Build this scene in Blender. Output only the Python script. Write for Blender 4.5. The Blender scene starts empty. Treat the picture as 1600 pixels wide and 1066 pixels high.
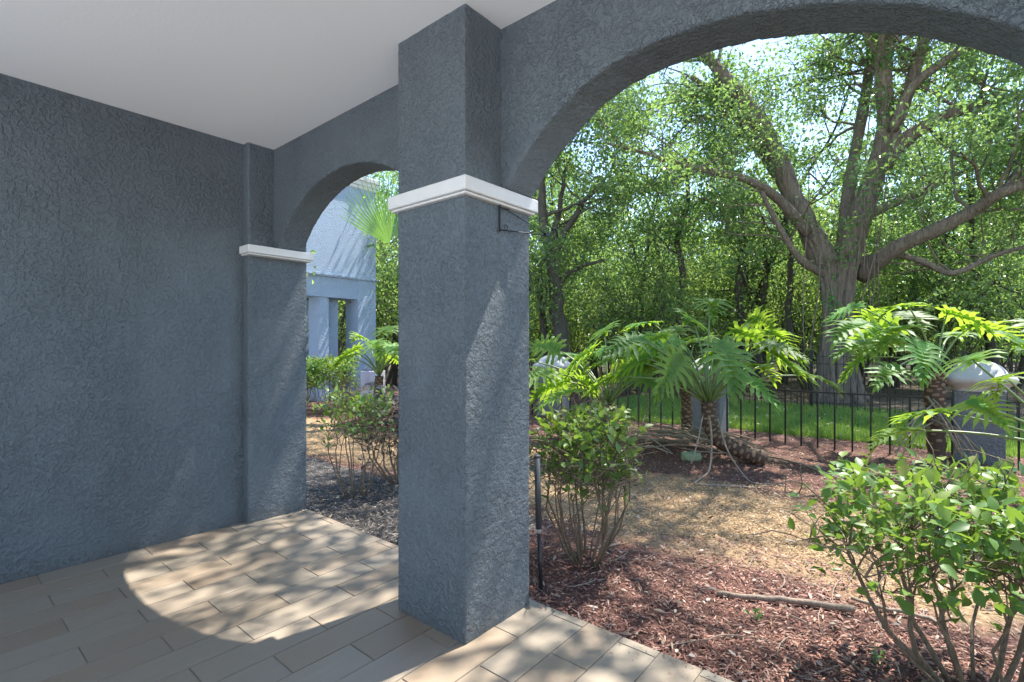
import bpy, bmesh, math, random
import numpy as np
from math import sin, cos, radians, pi, atan, sqrt
from mathutils import Vector

# ------------------------------------------------------------------ camera, sky, sun
S = bpy.context.scene
FPX, CX, CY, EYE = 789.0, 800.0, 541.0, 1.3
TH = atan((1455.0 - 800.0) / 789.0)
cam = bpy.data.cameras.new('camera'); cam.lens = 36 * FPX / 1600; cam.sensor_width = 36
cam.shift_y = 8 / 1600; cam.clip_start = 0.02; cam.clip_end = 1500
camo = bpy.data.objects.new('camera', cam); S.collection.objects.link(camo)
camo.location = (0, 0, EYE); camo.rotation_euler = (pi / 2, 0, TH)
S.camera = camo

SUN_AZ, SUN_EL = radians(12), radians(63)      # azimuth from +Y towards +X
w = bpy.data.worlds.new('World'); S.world = w; w.use_nodes = True
nt = w.node_tree; nt.nodes.clear()
sky = nt.nodes.new('ShaderNodeTexSky'); sky.sky_type = 'NISHITA'; sky.sun_disc = False
sky.sun_elevation = SUN_EL; sky.sun_rotation = SUN_AZ
sky.air_density = 1.0; sky.dust_density = 0.2; sky.ozone_density = 1.2
bg = nt.nodes.new('ShaderNodeBackground'); bg.inputs[1].default_value = 0.12
wo = nt.nodes.new('ShaderNodeOutputWorld')
nt.links.new(sky.outputs[0], bg.inputs[0]); nt.links.new(bg.outputs[0], wo.inputs[0])
sun = bpy.data.lights.new('sun', 'SUN'); sun.energy = 3.2; sun.angle = radians(0.5); sun.color = (1, 0.95, 0.87)
suno = bpy.data.objects.new('sun', sun); S.collection.objects.link(suno)
sd = Vector((sin(SUN_AZ) * cos(SUN_EL), cos(SUN_AZ) * cos(SUN_EL), sin(SUN_EL)))
suno.rotation_euler = sd.to_track_quat('Z', 'Y').to_euler()
S.view_settings.view_transform = 'Standard'; S.view_settings.look = 'None'
S.view_settings.gamma = 1; S.view_settings.exposure = 2.0
S.cycles.max_bounces = 8; S.cycles.diffuse_bounces = 5; S.cycles.transmission_bounces = 4

# ------------------------------------------------------------------ helpers
rs = np.random.RandomState(7)
FW = np.array([-sin(TH), cos(TH)]); RT = np.array([cos(TH), sin(TH)])
GZ = -0.04
def at(u, v, d):
    """world point seen at photo pixel (u,v) at real depth d metres"""
    p = FW * d + RT * ((u - CX) / FPX * d)
    return np.array([p[0], p[1], EYE - (v - CY) / FPX * d])
def ground_h(x, y):
    x = np.asarray(x, float); y = np.asarray(y, float)
    h = 0.018 * np.sin(x * 1.7 + 0.6 * y) * np.cos(y * 1.3 - 0.4 * x) + 0.012 * np.sin(3.1 * x + 1) * np.sin(2.7 * y)
    fade = np.clip((y - 2.05) / 0.6, 0, 1) * np.clip((30 - np.hypot(x, y)) / 15, 0, 1)
    h = h * fade + 0.10 * np.exp(-(((x + 2.3) / 1.3) ** 2 + ((y - 6.0) / 0.6) ** 2))
    return GZ + h
def link(o): S.collection.objects.link(o); return o
def tag(o, label=None, cat=None, group=None, kind=None):
    if label: o['label'] = label
    if cat: o['category'] = cat
    if group: o['group'] = group
    if kind: o['kind'] = kind
    return o
def thing(name, label, cat, loc=(0, 0, 0), group=None):
    o = link(bpy.data.objects.new(name, None)); o.location = tuple(loc); o.empty_display_size = .1
    return tag(o, label, cat, group)
def mesh_np(name, V, Fs, mat, parent=None, smooth=True, attr=None, local=True):
    """V: Nx3, Fs: list of int arrays (each MxK). parent offset is removed so geometry stays in world place"""
    V = np.asarray(V, dtype=np.float64)
    if parent is not None and local:
        q = parent; off = np.zeros(3)
        while q is not None: off += np.array(q.location); q = q.parent
        V = V - off
    me = bpy.data.meshes.new(name)
    Fs = [np.asarray(f, dtype=np.int32) for f in Fs if len(f)]
    nl = sum(f.size for f in Fs); nf = sum(len(f) for f in Fs)
    me.vertices.add(len(V)); me.vertices.foreach_set('co', V.astype(np.float32).ravel())
    me.loops.add(nl); me.loops.foreach_set('vertex_index', np.concatenate([f.ravel() for f in Fs]))
    me.polygons.add(nf)
    tot = np.concatenate([np.full(len(f), f.shape[1], np.int32) for f in Fs])
    st = np.concatenate([[0], np.cumsum(tot)[:-1]]).astype(np.int32)
    me.polygons.foreach_set('loop_start', st)
    me.polygons.foreach_set('use_smooth', np.full(nf, bool(smooth)))
    if attr is not None:
        a = me.attributes.new('rnd', 'FLOAT', 'POINT'); a.data.foreach_set('value', np.asarray(attr, np.float32))
    me.update(calc_edges=True); me.validate()
    me.materials.append(mat)
    o = link(bpy.data.objects.new(name, me))
    if parent is not None: o.parent = parent
    return o
class Acc:
    """collects geometry into one mesh"""
    def __init__(s): s.V = []; s.F = {3: [], 4: []}; s.A = []; s.n = 0
    def add(s, V, F, a=0.5):
        V = np.asarray(V, float); F = np.asarray(F, int)
        s.V.append(V); s.F[F.shape[1]].append(F + s.n); s.n += len(V)
        s.A.append(np.full(len(V), a) if np.isscalar(a) else np.asarray(a))
    def more(s, F, base):
        F = np.asarray(F, int); s.F[F.shape[1]].append(F + base)
    def tube(s, P, R, k=7, a=0.5, cap=True):
        P = np.asarray(P, float); R = np.broadcast_to(np.asarray(R, float), (len(P),))
        T = np.gradient(P, axis=0); T /= np.linalg.norm(T, axis=1)[:, None] + 1e-9
        ref = np.array([0, 0, 1.]) if abs(T[0, 2]) < .9 else np.array([1., 0, 0])
        n = np.cross(T[0], ref); n /= np.linalg.norm(n); rings = []
        ang = np.arange(k) * 2 * pi / k
        for i in range(len(P)):
            n = n - T[i] * n.dot(T[i]); n /= np.linalg.norm(n) + 1e-9; b = np.cross(T[i], n)
            rings.append(P[i] + R[i] * (np.cos(ang)[:, None] * n + np.sin(ang)[:, None] * b))
        V = np.concatenate(rings); m = len(P)
        i, j = np.meshgrid(np.arange(m - 1), np.arange(k), indexing='ij')
        q = np.stack([i * k + j, i * k + (j + 1) % k, (i + 1) * k + (j + 1) % k, (i + 1) * k + j], -1).reshape(-1, 4)
        if cap:
            V = np.concatenate([V, P[:1], P[-1:]]); c0 = m * k; c1 = c0 + 1
            jj = np.arange(k)
            t = np.concatenate([np.stack([(jj + 1) % k, jj, np.full(k, c0)], -1),
                                np.stack([(m - 1) * k + jj, (m - 1) * k + (jj + 1) % k, np.full(k, c1)], -1)])
            base = s.n; s.add(V, q, a); s.more(t, base)
        else: s.add(V, q, a)
    def box(s, c, d, a=0.5, rz=0):
        c = np.array(c, float); d = np.array(d, float) / 2
        v = np.array([[x, y, z] for x in (-1, 1) for y in (-1, 1) for z in (-1, 1)], float) * d
        if rz: v[:, :2] = np.stack([v[:, 0] * cos(rz) - v[:, 1] * sin(rz), v[:, 0] * sin(rz) + v[:, 1] * cos(rz)], -1)
        s.add(v + c, [[0, 1, 3, 2], [4, 6, 7, 5], [0, 4, 5, 1], [2, 3, 7, 6], [0, 2, 6, 4], [1, 5, 7, 3]], a)
    def build(s, name, mat, parent=None, smooth=True):
        V = np.concatenate(s.V); Fs = [np.concatenate(s.F[k]) for k in (3, 4) if s.F[k]]
        return mesh_np(name, V, Fs, mat, parent, smooth, np.concatenate(s.A))
def bevel(o, wd=0.004, seg=2):
    m = o.modifiers.new('bevel', 'BEVEL'); m.width = wd; m.segments = seg; m.limit_method = 'ANGLE'
    for p in o.data.polygons: p.use_smooth = False
    return o
def unit(v): return v / (np.linalg.norm(v, axis=-1, keepdims=True) + 1e-9)

# ------------------------------------------------------------------ materials
class M:
    def __init__(s, name):
        s.m = bpy.data.materials.new(name); s.m.use_nodes = True; s.t = s.m.node_tree
        s.b = s.t.nodes['Principled BSDF']; s.out = s.t.nodes['Material Output']
    def n(s, typ, ins={}, **kw):
        x = s.t.nodes.new(typ)
        for k, v in kw.items(): setattr(x, k, v)
        for k, v in ins.items():
            if isinstance(v, bpy.types.NodeSocket): s.t.links.new(v, x.inputs[k])
            else: x.inputs[k].default_value = v
        return x
    def l(s, a, b): s.t.links.new(a, b)
    def noise(s, scale, detail=3, vec=None, rough=.5, dist=0):
        i = {'Scale': scale, 'Detail': detail, 'Roughness': rough, 'Distortion': dist}
        if vec is not None: i['Vector'] = vec
        return s.n('ShaderNodeTexNoise', i).outputs['Fac']
    def ramp(s, fac, stops):
        r = s.n('ShaderNodeValToRGB', {'Fac': fac}); e = r.color_ramp.elements
        while len(e) > 1: e.remove(e[0])
        e[0].position = stops[0][0]; e[0].color = (*stops[0][1], 1) if len(stops[0][1]) == 3 else stops[0][1]
        for p, c in stops[1:]:
            x = e.new(p); x.color = (*c, 1)
        return r.outputs['Color']
    def mix(s, fac, a, b, mode='MIX'):
        x = s.t.nodes.new('ShaderNodeMix'); x.data_type = 'RGBA'; x.blend_type = mode
        for k, v in ((0, fac), (6, a), (7, b)):
            if isinstance(v, bpy.types.NodeSocket): s.t.links.new(v, x.inputs[k])
            else: x.inputs[k].default_value = v if k == 0 else (*v, 1)
        return x.outputs[2]
    def math(s, op, a, b=0.0, c=None, clamp=False):
        x = s.t.nodes.new('ShaderNodeMath'); x.operation = op; x.use_clamp = clamp
        for i, v in enumerate((a, b) if c is None else (a, b, c)):
            if isinstance(v, bpy.types.NodeSocket): s.t.links.new(v, x.inputs[i])
            else: x.inputs[i].default_value = v
        return x.outputs[0]
    def pos(s): return s.n('ShaderNodeNewGeometry').outputs['Position']
    def obj(s): return s.n('ShaderNodeTexCoord').outputs['Object']
    def attr(s): return s.n('ShaderNodeAttribute', attribute_name='rnd').outputs['Fac']
    def bump(s, h, dist, strength=1.0, prev=None):
        i = {'Height': h, 'Distance': dist, 'Strength': strength}
        if prev is not None: i['Normal'] = prev
        return s.n('ShaderNodeBump', i).outputs['Normal']
    def scale(s, vec, sc):
        return s.n('ShaderNodeMapping', {'Vector': vec, 'Scale': sc}).outputs[0]

def stucco(name, col, sc=1.0, rough=.62):
    k = M(name); p = k.obj()
    warp = k.n('ShaderNodeTexNoise', {'Vector': p, 'Scale': 14 * sc, 'Detail': 2})
    pv = k.mix(.035, p, (0, 0, 0)); 
    vec = k.n('ShaderNodeVectorMath', {0: p, 1: k.n('ShaderNodeVectorMath', {0: warp.outputs['Color'], 1: (.018, .018, .018)}, operation='MULTIPLY').outputs[0]}, operation='ADD').outputs[0]
    a = k.noise(43 * sc, 3, vec, .52, .3)
    blobs = k.ramp(a, [(.42, (0, 0, 0)), (.50, (.8, .8, .8)), (.62, (1, 1, 1))])
    b = k.noise(95 * sc, 3, vec, .6, 0)
    blobs2 = k.ramp(b, [(.45, (0, 0, 0)), (.53, (1, 1, 1))])
    f = k.noise(260 * sc, 2, p)
    pit = k.ramp(k.noise(64 * sc, 2, vec, .6, .6), [(.25, (0, 0, 0)), (.30, (1, 1, 1))])
    trow = k.ramp(k.noise(2.2, 3, p, .6), [(.32, (.42, .42, .42)), (.62, (1.0, 1.0, 1.0))])
    hgt = k.math('ADD', k.math('MULTIPLY', blobs, .6), k.math('MULTIPLY', blobs2, .22))
    hgt = k.math('ADD', k.math('MULTIPLY', hgt, trow), k.math('MULTIPLY', f, .12))
    hgt = k.math('ADD', hgt, k.math('MULTIPLY', pit, .4))
    big = k.noise(1.3, 3, p)
    c = k.mix(k.math('MULTIPLY', big, .35), col, tuple(x * 1.22 for x in col))
    c = k.mix(k.math('MULTIPLY', k.math('SUBTRACT', 1.0, pit), .45), c, tuple(x * .35 for x in col))
    dirt = k.noise(1.0, 4, k.scale(p, (5, 5, .7)), .65)
    c = k.mix(k.ramp(dirt, [(.5, (0, 0, 0)), (.78, (.28, .28, .28))]), c, tuple(x * .62 for x in col))
    zz = k.n('ShaderNodeSeparateXYZ', {0: p}).outputs[2]
    splash = k.math('MULTIPLY', k.math('SUBTRACT', 1.0, k.math('MULTIPLY', zz, 9.0), clamp=True), k.noise(16, 4, p, .7))
    c = k.mix(k.math('MULTIPLY', splash, .7), c, (.10, .085, .07))
    k.l(c, k.b.inputs['Base Color']); k.b.inputs['Roughness'].default_value = rough
    k.b.inputs['Specular IOR Level'].default_value = .35
    k.l(k.bump(hgt, .014, 1.0), k.b.inputs['Normal'])
    return k.m
def plain(name, col, rough=.5, metal=0, var=.12, nsc=20, bump=.0, bsc=60):
    k = M(name); p = k.obj()
    c = k.mix(k.noise(nsc, 4, p), tuple(x * (1 - var) for x in col), tuple(min(1, x * (1 + var)) for x in col))
    k.l(c, k.b.inputs['Base Color']); k.b.inputs['Roughness'].default_value = rough; k.b.inputs['Metallic'].default_value = metal
    if bump: k.l(k.bump(k.noise(bsc, 3, p), bump), k.b.inputs['Normal'])
    return k.m
def leafmat(name, cols, trans=(.25, .38, .04), tf=.35, rough=.38, nsc=1.2, spec=.5, extra=None):
    k = M(name); a = k.attr()
    clump = k.noise(nsc, 2, k.pos())
    f = k.math('ADD', k.math('MULTIPLY', a, .7), k.math('MULTIPLY', clump, .6))
    f = k.math('SUBTRACT', f, .15)
    c = k.ramp(f, [(i / (len(cols) - 1), x) for i, x in enumerate(cols)])
    orr = k.n('ShaderNodeObjectInfo').outputs['Random']
    c = k.n('ShaderNodeHueSaturation', {'Hue': k.math('ADD', .492, k.math('MULTIPLY', orr, .035)), 'Saturation': .92, 'Value': k.math('ADD', .95, k.math('MULTIPLY', orr, .4)), 'Color': c}).outputs[0]
    k.l(c, k.b.inputs['Base Color']); k.b.inputs['Roughness'].default_value = rough
    k.b.inputs['Specular IOR Level'].default_value = spec
    tr = k.n('ShaderNodeBsdfTranslucent', {'Color': k.mix(f, tuple(x * .75 for x in trans), tuple(min(1, x * 1.25) for x in trans))})
    mx = k.n('ShaderNodeMixShader', {0: tf, 1: k.b.outputs[0], 2: tr.outputs[0]})
    k.l(mx.outputs[0], k.out.inputs[0])
    return k.m
def bark(name, c1, c2, sc=1.0, dist=.02):
    k = M(name); p = k.scale(k.obj(), (9 * sc, 9 * sc, 1.6 * sc))
    n1 = k.noise(1.5, 6, p, .65, .6); n2 = k.noise(2.2, 3, k.obj(), .5)
    c = k.ramp(n1, [(.3, c1), (.55, c2), (.75, tuple(x * 1.35 for x in c2))])
    c = k.mix(k.math('MULTIPLY', n2, .5), c, (c2[0] * .8, c2[1] * .95, c2[2] * .8))
    k.l(c, k.b.inputs['Base Color']); k.b.inputs['Roughness'].default_value = .9
    k.l(k.bump(n1, dist), k.b.inputs['Normal'])
    return k.m
def chips(name, cols, rough=.8):
    k = M(name)
    c = k.ramp(k.attr(), [(i / (len(cols) - 1), x) for i, x in enumerate(cols)])
    k.l(c, k.b.inputs['Base Color']); k.b.inputs['Roughness'].default_value = rough
    return k.m

SLATE = (.118, .141, .158)
m_stucco = stucco('slate_stucco', SLATE)
m_far_stucco = stucco('pale_blue_stucco', (.33, .41, .52), .6)
m_trim = plain('white_trim_paint', (.62, .61, .59), .55, var=.05, bump=.0015, bsc=90)
m_ceil = plain('ceiling_paint', (.89, .88, .86), .9, var=.025, nsc=1.2, bump=.0007, bsc=70)
m_black = plain('black_iron', (.012, .012, .013), .35, .3)
m_wire = plain('dark_wire', (.02, .02, .022), .5, .5)
m_cap = plain('pier_cap_paint', (.42, .405, .385), .7, var=.22, nsc=7, bump=.003)
m_pierbody = stucco('pier_stucco', (.16, .172, .182), .8)
m_box = plain('meter_enamel', (.55, .53, .58), .4, var=.06)
m_boxdark = plain('meter_dark', (.08, .1, .14), .4)
m_dirt = None

def floor_mat():
    k = M('wood_look_tile'); a = k.attr(); p = k.obj()
    off = k.n('ShaderNodeCombineXYZ', {'X': k.math('MULTIPLY', a, 37.0), 'Y': k.math('MULTIPLY', a, 91.0)}).outputs[0]
    v = k.n('ShaderNodeVectorMath', {0: p, 1: off}, operation='ADD').outputs[0]
    g1 = k.noise(3.2, 5, k.scale(v, (7, .8, 1)), .6, .8)
    g2 = k.noise(20, 4, k.scale(v, (8, .5, 1)), .6, .3)
    g3 = k.noise(2.2, 3, v, .5)
    base = k.ramp(a, [(0, (.225, .165, .12)), (.22, (.28, .215, .155)), (.45, (.285, .245, .205)), (.7, (.275, .24, .20)), (.86, (.235, .215, .19)), (1, (.30, .265, .22))])
    c = k.mix(k.ramp(g1, [(.3, (0, 0, 0)), (.68, (.75, .75, .75))]), base, (.235, .21, .18))
    c = k.mix(k.math('MULTIPLY', g2, .45), c, (.285, .245, .205))
    c = k.mix(k.ramp(g3, [(.45, (0, 0, 0)), (.8, (.35, .35, .35))]), c, (.27, .26, .235))
    spot = k.ramp(k.noise(24, 3, p, .7), [(.70, (0, 0, 0)), (.76, (.4, .4, .4))])
    c = k.mix(spot, c, (.10, .085, .07))
    c = k.mix(1.0, c, (1.06, 1.0, .90), 'MULTIPLY')
    k.l(c, k.b.inputs['Base Color'])
    k.l(k.math('ADD', .36, k.math('MULTIPLY', g3, .25)), k.b.inputs['Roughness'])
    k.l(k.bump(g2, .0006), k.b.inputs['Normal'])
    return k.m
m_floor = floor_mat()
m_grout = plain('grout', (.24, .205, .17), .9)

def ground_mat():
    k = M('mulch_and_soil'); p = k.pos()
    xyz = k.n('ShaderNodeSeparateXYZ', {0: p}); X, Y = xyz.outputs[0], xyz.outputs[1]
    n = k.noise(38, 6, p, .7); n2 = k.noise(6, 4, p, .6); nb = k.noise(1.1, 4, p, .6)
    red = k.ramp(n, [(.25, (.025, .012, .009)), (.5, (.12, .052, .036)), (.72, (.23, .12, .085))])
    red = k.mix(k.ramp(n2, [(.4, (0, 0, 0)), (.7, (.7, .7, .7))]), red, (.11, .055, .045))
    tan = k.ramp(n, [(.28, (.10, .06, .028)), (.5, (.31, .205, .105)), (.75, (.50, .37, .22))])
    grey = k.ramp(n, [(.3, (.02, .016, .014)), (.52, (.085, .072, .063)), (.75, (.26, .23, .2))])
    # raked litter strip
    yy = k.math('ADD', Y, k.math('MULTIPLY', k.math('SUBTRACT', nb, .5), 1.8))
    m1 = k.ramp(k.math('ABSOLUTE', k.math('SUBTRACT', yy, 4.15)), [(.7, (1, 1, 1)), (.98, (0, 0, 0))])
    c = k.mix(m1, red, tan)
    # weathered grey bed by the left arch
    m2 = k.math('MULTIPLY', k.math('LESS_THAN', k.math('ADD', X, k.math('MULTIPLY', nb, .6)), -2.0),
                k.math('LESS_THAN', k.math('ADD', Y, k.math('MULTIPLY', nb, .8)), 3.5))
    c = k.mix(m2, c, grey)
    m3 = k.math('GREATER_THAN', k.math('ADD', Y, k.math('MULTIPLY', n2, .5)), 8.75)
    m3b = k.math('LESS_THAN', Y, 12.9); m3c = k.math('GREATER_THAN', X, -5.9)
    gr = k.ramp(n, [(.3, (.03, .055, .012)), (.7, (.08, .15, .03))])
    c = k.mix(k.math('MULTIPLY', k.math('MULTIPLY', m3, m3b), m3c), c, gr)
    m4 = k.math('GREATER_THAN', Y, 12.9)
    leafy = k.ramp(n, [(.3, (.02, .014, .008)), (.55, (.08, .06, .035)), (.75, (.17, .13, .08))])
    c = k.mix(m4, c, leafy)
    # unseen pale ground behind the porch, added to bounce light onto the ceiling
    m5 = k.math('LESS_THAN', Y, -.9)
    c = k.mix(m5, c, (.68, .67, .65))
    k.l(c, k.b.inputs['Base Color']); k.b.inputs['Roughness'].default_value = .95
    k.l(k.bump(n, .02), k.b.inputs['Normal'])
    return k.m
m_ground = ground_mat()
m_redchip = chips('red_mulch_chips', [(.055, .025, .019), (.16, .064, .046), (.27, .118, .082), (.35, .18, .13), (.44, .30, .23)])
m_tanchip = chips('tan_litter', [(.11, .065, .028), (.30, .185, .085), (.43, .29, .145), (.57, .42, .25)])
m_greychip = chips('grey_mulch_chips', [(.025, .02, .018), (.08, .068, .06), (.17, .15, .13), (.38, .34, .30)])
m_deadleaf = chips('dead_leaves', [(.10, .06, .04), (.22, .15, .10), (.32, .24, .18), (.42, .36, .30)], .6)
m_grass = leafmat('lawn_blades', [(.07, .15, .02), (.12, .23, .03), (.20, .30, .06), (.28, .33, .10)], (.34, .52, .07), .40, .4, 2.2)
m_oakleaf = leafmat('oak_leaves', [(.03, .055, .022), (.065, .11, .034), (.105, .165, .05), (.20, .27, .08)], (.32, .50, .11), .44, .28, .8, .9)
m_woodleaf = leafmat('wood_leaves', [(.025, .05, .02), (.06, .105, .034), (.10, .16, .05), (.21, .28, .08)], (.32, .50, .11), .44, .30, .4, .8)
m_under = leafmat('undergrowth_leaves', [(.035, .06, .022), (.08, .13, .04), (.14, .20, .06)], (.40, .58, .12), .46, .34, .7)
m_shrub = leafmat('shrub_leaves', [(.03, .085, .02), (.06, .14, .025), (.10, .20, .03), (.20, .25, .04), (.30, .20, .06)], (.30, .46, .05), .32, .42, 3)
m_phil = leafmat('philodendron_leaves', [(.03, .085, .018), (.06, .14, .022), (.10, .21, .028), (.16, .28, .035)], (.44, .64, .05), .44, .50, 1.5, .35)
m_petiole = plain('green_petiole', (.14, .20, .06), .4, var=.25)
m_palm = leafmat('fan_palm_leaf', [(.07, .16, .03), (.10, .22, .035), (.14, .27, .045)], (.24, .44, .05), .34, .35, 2)
m_ivy = leafmat('ivy_leaves', [(.04, .12, .02), (.08, .2, .03), (.12, .28, .03)], (.2, .4, .04), .35, .35, 2)
m_bark = bark('oak_bark', (.04, .027, .02), (.21, .16, .125), 1.4, .05)
m_bark2 = bark('wood_bark', (.022, .018, .014), (.085, .07, .055), 1.6, .015)
m_stem = bark('shrub_bark', (.06, .04, .028), (.19, .135, .095), 8, .003)
m_root = bark('root_bark', (.13, .09, .07), (.30, .22, .175), 6, .003)
m_dry = bark('dry_petiole', (.12, .09, .065), (.30, .235, .175), 6, .003)
m_scale = chips('philodendron_trunk', [(.05, .028, .018), (.12, .07, .042), (.24, .165, .10)])

# ------------------------------------------------------------------ porch
X_PIL, X_WALL = -3.84, -3.91
Y_IN, Y_OUT, Y_COL = 1.796, 2.007, 1.558
CEIL = 2.79
def stucco_finish(o, vox=.012, amp=.004):
    r = o.modifiers.new('remesh', 'REMESH'); r.mode = 'VOXEL'; r.voxel_size = vox; r.use_smooth_shade = True
    t = bpy.data.textures.get('stucco_wave') or bpy.data.textures.new('stucco_wave', 'CLOUDS')
    t.noise_scale = .045; t.noise_depth = 2
    d = o.modifiers.new('trowel', 'DISPLACE'); d.texture = t; d.texture_coords = 'GLOBAL'; d.strength = amp; d.mid_level = .5
    return o
OUTLINE = np.array([(-1.53, 2.034), (-1.509, 2.055), (-1.462, 2.115), (-1.349, 2.233), (-1.142, 2.369), (-.956, 2.434), (-.72, 2.449), (-.456, 2.414), (-.258, 2.354), (-.102, 2.291), (-.008, 2.24), (.122, 2.148), (.2, 2.079), (.232, 2.034)])
def arch_z(x, c, a, hh=.42, zs=2.033):
    if c > -1 and c < 0: return float(np.interp(x, OUTLINE[:, 0], OUTLINE[:, 1]))
    d = min(1, abs(x - c) / a); R = (a * a + hh * hh) / (2 * hh)
    return .75 * (zs + hh - R + sqrt(max(R * R - (x - c) ** 2, 0))) + .25 * (zs + hh * sqrt(1 - d * d))

# side wall of the house
aw = Acc(); aw.box((-4.05, .53, 1.38), (.28, 3.02, 2.88))
wall = aw.build('house_wall', m_stucco, None, False)
tag(wall, 'long slate blue rough stucco wall at the left side of the porch', 'wall')
stucco_finish(wall, .018)

# arcade: arched wall + column + pilaster, each with a white band
arc = thing('arcade', 'slate blue stucco arcade with two arches and a square column with white bands', 'arcade', (-1.8, 1.8, 0))
bm = bmesh.new()
ARCHES = [(-2.92, .852), (-.649, .881), (1.575, .835)]
prof = []
xs = [(-3.9, 2.034)]
for c, a in ARCHES:
    for i in range(17):
        t = -1 + 2 * i / 16; x = c + a * sin(t * pi / 2)
        xs.append((x, arch_z(x, c, a) if 0 < i < 16 else 2.034))
xs.append((2.62, 2.034))
top = 3.25
fr = []; bk = []
for x, z in xs:
    fr.append((bm.verts.new((x, Y_IN, z)), bm.verts.new((x, Y_IN, top))))
    bk.append((bm.verts.new((x, Y_OUT, z)), bm.verts.new((x, Y_OUT, top))))
for i in range(len(xs) - 1):
    bm.faces.new((fr[i][0], fr[i + 1][0], fr[i + 1][1], fr[i][1]))
    bm.faces.new((bk[i + 1][0], bk[i][0], bk[i][1], bk[i + 1][1]))
    bm.faces.new((fr[i][0], bk[i][0], bk[i + 1][0], fr[i + 1][0]))
    bm.faces.new((fr[i][1], fr[i + 1][1], bk[i + 1][1], bk[i][1]))
bm.faces.new((fr[0][0], fr[0][1], bk[0][1], bk[0][0])); bm.faces.new((fr[-1][1], fr[-1][0], bk[-1][0], bk[-1][1]))
bmesh.ops.recalc_face_normals(bm, faces=bm.faces)
V = np.array([v.co[:] for v in bm.verts]); Fq = np.array([[v.index for v in f.verts] for f in bm.faces]) if bm.verts.index_update() is None else 0
aw = mesh_np('arched_wall', V, [Fq], m_stucco, arc, False); bm.free()
stucco_finish(aw, .013)
def band(x0, x1, y0, y1, parent, z0=1.962, z1=2.033, out=.035, ex=0):
    x1 = x1 + ex
    a = Acc(); a.box(((x0 + x1) / 2, (y0 + y1) / 2, (z0 + z1) / 2 + .004), (x1 - x0 + 2 * out, y1 - y0 + 2 * out, z1 - z0 - .008))
    a.box(((x0 + x1) / 2, (y0 + y1) / 2, z0 + .001), (x1 - x0 + 2 * out - .022, y1 - y0 + 2 * out - .022, .012))
    o = a.build('capital_band', m_trim, parent, False); bevel(o, .006, 3); return o
def column(x0, x1):
    a = Acc(); a.box(((x0 + x1) / 2, (Y_COL + Y_OUT + .005) / 2, 1.45), (x1 - x0, Y_OUT + .005 - Y_COL, 3.1 + .2))
    o = a.build('column', m_stucco, arc, False); stucco_finish(o, .0105, .0045); band(x0, x1, Y_COL, Y_OUT, o); return o
c1 = column(-2.028, -1.557)
column(.27, .74); column(2.42, 2.9)
a = Acc(); a.box(((-4.12 + X_PIL) / 2, (1.605 + 2.061) / 2, 1.45), (X_PIL + 4.12, .456, 3.3))
p1 = a.build('pilaster', m_stucco, arc, False); stucco_finish(p1, .0105, .0045)
band(-3.9, X_PIL, 1.605, 2.045, p1, 1.968, 2.033, .03, .05)

# ceiling / roof, floor
a = Acc(); a.box((-.6, .40, CEIL + .1), (6.9, 2.79, .2)); ceil = a.build('ceiling', m_ceil, None, False); tag(ceil, kind='structure')
a = Acc(); a.box((-.7, .55, -.052), (6.5, 3.0, .095), 0.5); sl = a.build('porch_slab', m_grout, None, False); tag(sl, kind='structure')
a = Acc(); W, L = .178, .508
k = 0
x1 = -1.062 + W * 20
r = random.Random(5)
while x1 > -3.9:
    kk = 20 - k
    x0 = x1 - W; ph = .482 if (k - 20) % 2 else .736 - L
    y = ph - L * 6
    while y < 2.06:
        ya, yb = max(y, -.93), min(y + L, 2.058)
        if yb - ya > .02:
            g = .0013; xa, xb = max(x0, X_WALL) + g, x1 - g
            if xb > xa:
                z = .0 + r.uniform(-.0006, .0006); e = .002
                vs = [(xa, ya + g, -.008), (xb, ya + g, -.008), (xb, yb - g, -.008), (xa, yb - g, -.008),
                      (xa + e, ya + g + e, z), (xb - e, ya + g + e, z), (xb - e, yb - g - e, z), (xa + e, yb - g - e, z)]
                a.add(vs, [[4, 5, 6, 7], [0, 1, 5, 4], [1, 2, 6, 5], [2, 3, 7, 6], [3, 0, 4, 7]], r.random())
        y += L
    x1 = x0; k += 1
fl = a.build('floor', m_floor, None, False); tag(fl, kind='structure')

# wire bracket on the column
br = thing('wire_bracket', 'thin black wire bracket hooked under the white band of the column', 'bracket', (-1.555, 1.8, 1.83))
a = Acc(); xb = -1.549
a.box((xb, 1.776, 1.896), (.006, .007, .125)); a.build('back_plate', m_wire, br, False)
a = Acc(); tip = np.array([xb + .035, 2.10, 1.872])
a.tube([(xb + .004, 1.776, 1.945), (xb + .008, 1.84, 1.948)], .0025, 6); a.tube([(xb + .006, 1.8, 1.947), tip], .0022, 6)
a.tube([(xb + .004, 1.776, 1.842), (xb + .02, 1.95, 1.855), tip + (0, 0, -.006), tip + (.0, .07, .012)], .0028, 6)
th = np.linspace(0, 2 * pi, 13)
a.tube(np.stack([np.full(13, xb + .006), 1.815 + .012 * np.cos(th), 1.862 + .012 * np.sin(th)], -1), .0015, 5)
a.build('wire_arm', m_wire, br)
a = Acc(); a.box(tip + (0, .0, -.003), (.018, .03, .016)); a.build('clamp', m_wire, br, False); a = Acc(); a.tube([tip + (0, .05, .03), tip + (0, .075, .045), tip + (0, .095, .03), tip + (0, .098, .0)], .006, 7); a.build('hook', m_wire, br)

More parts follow.
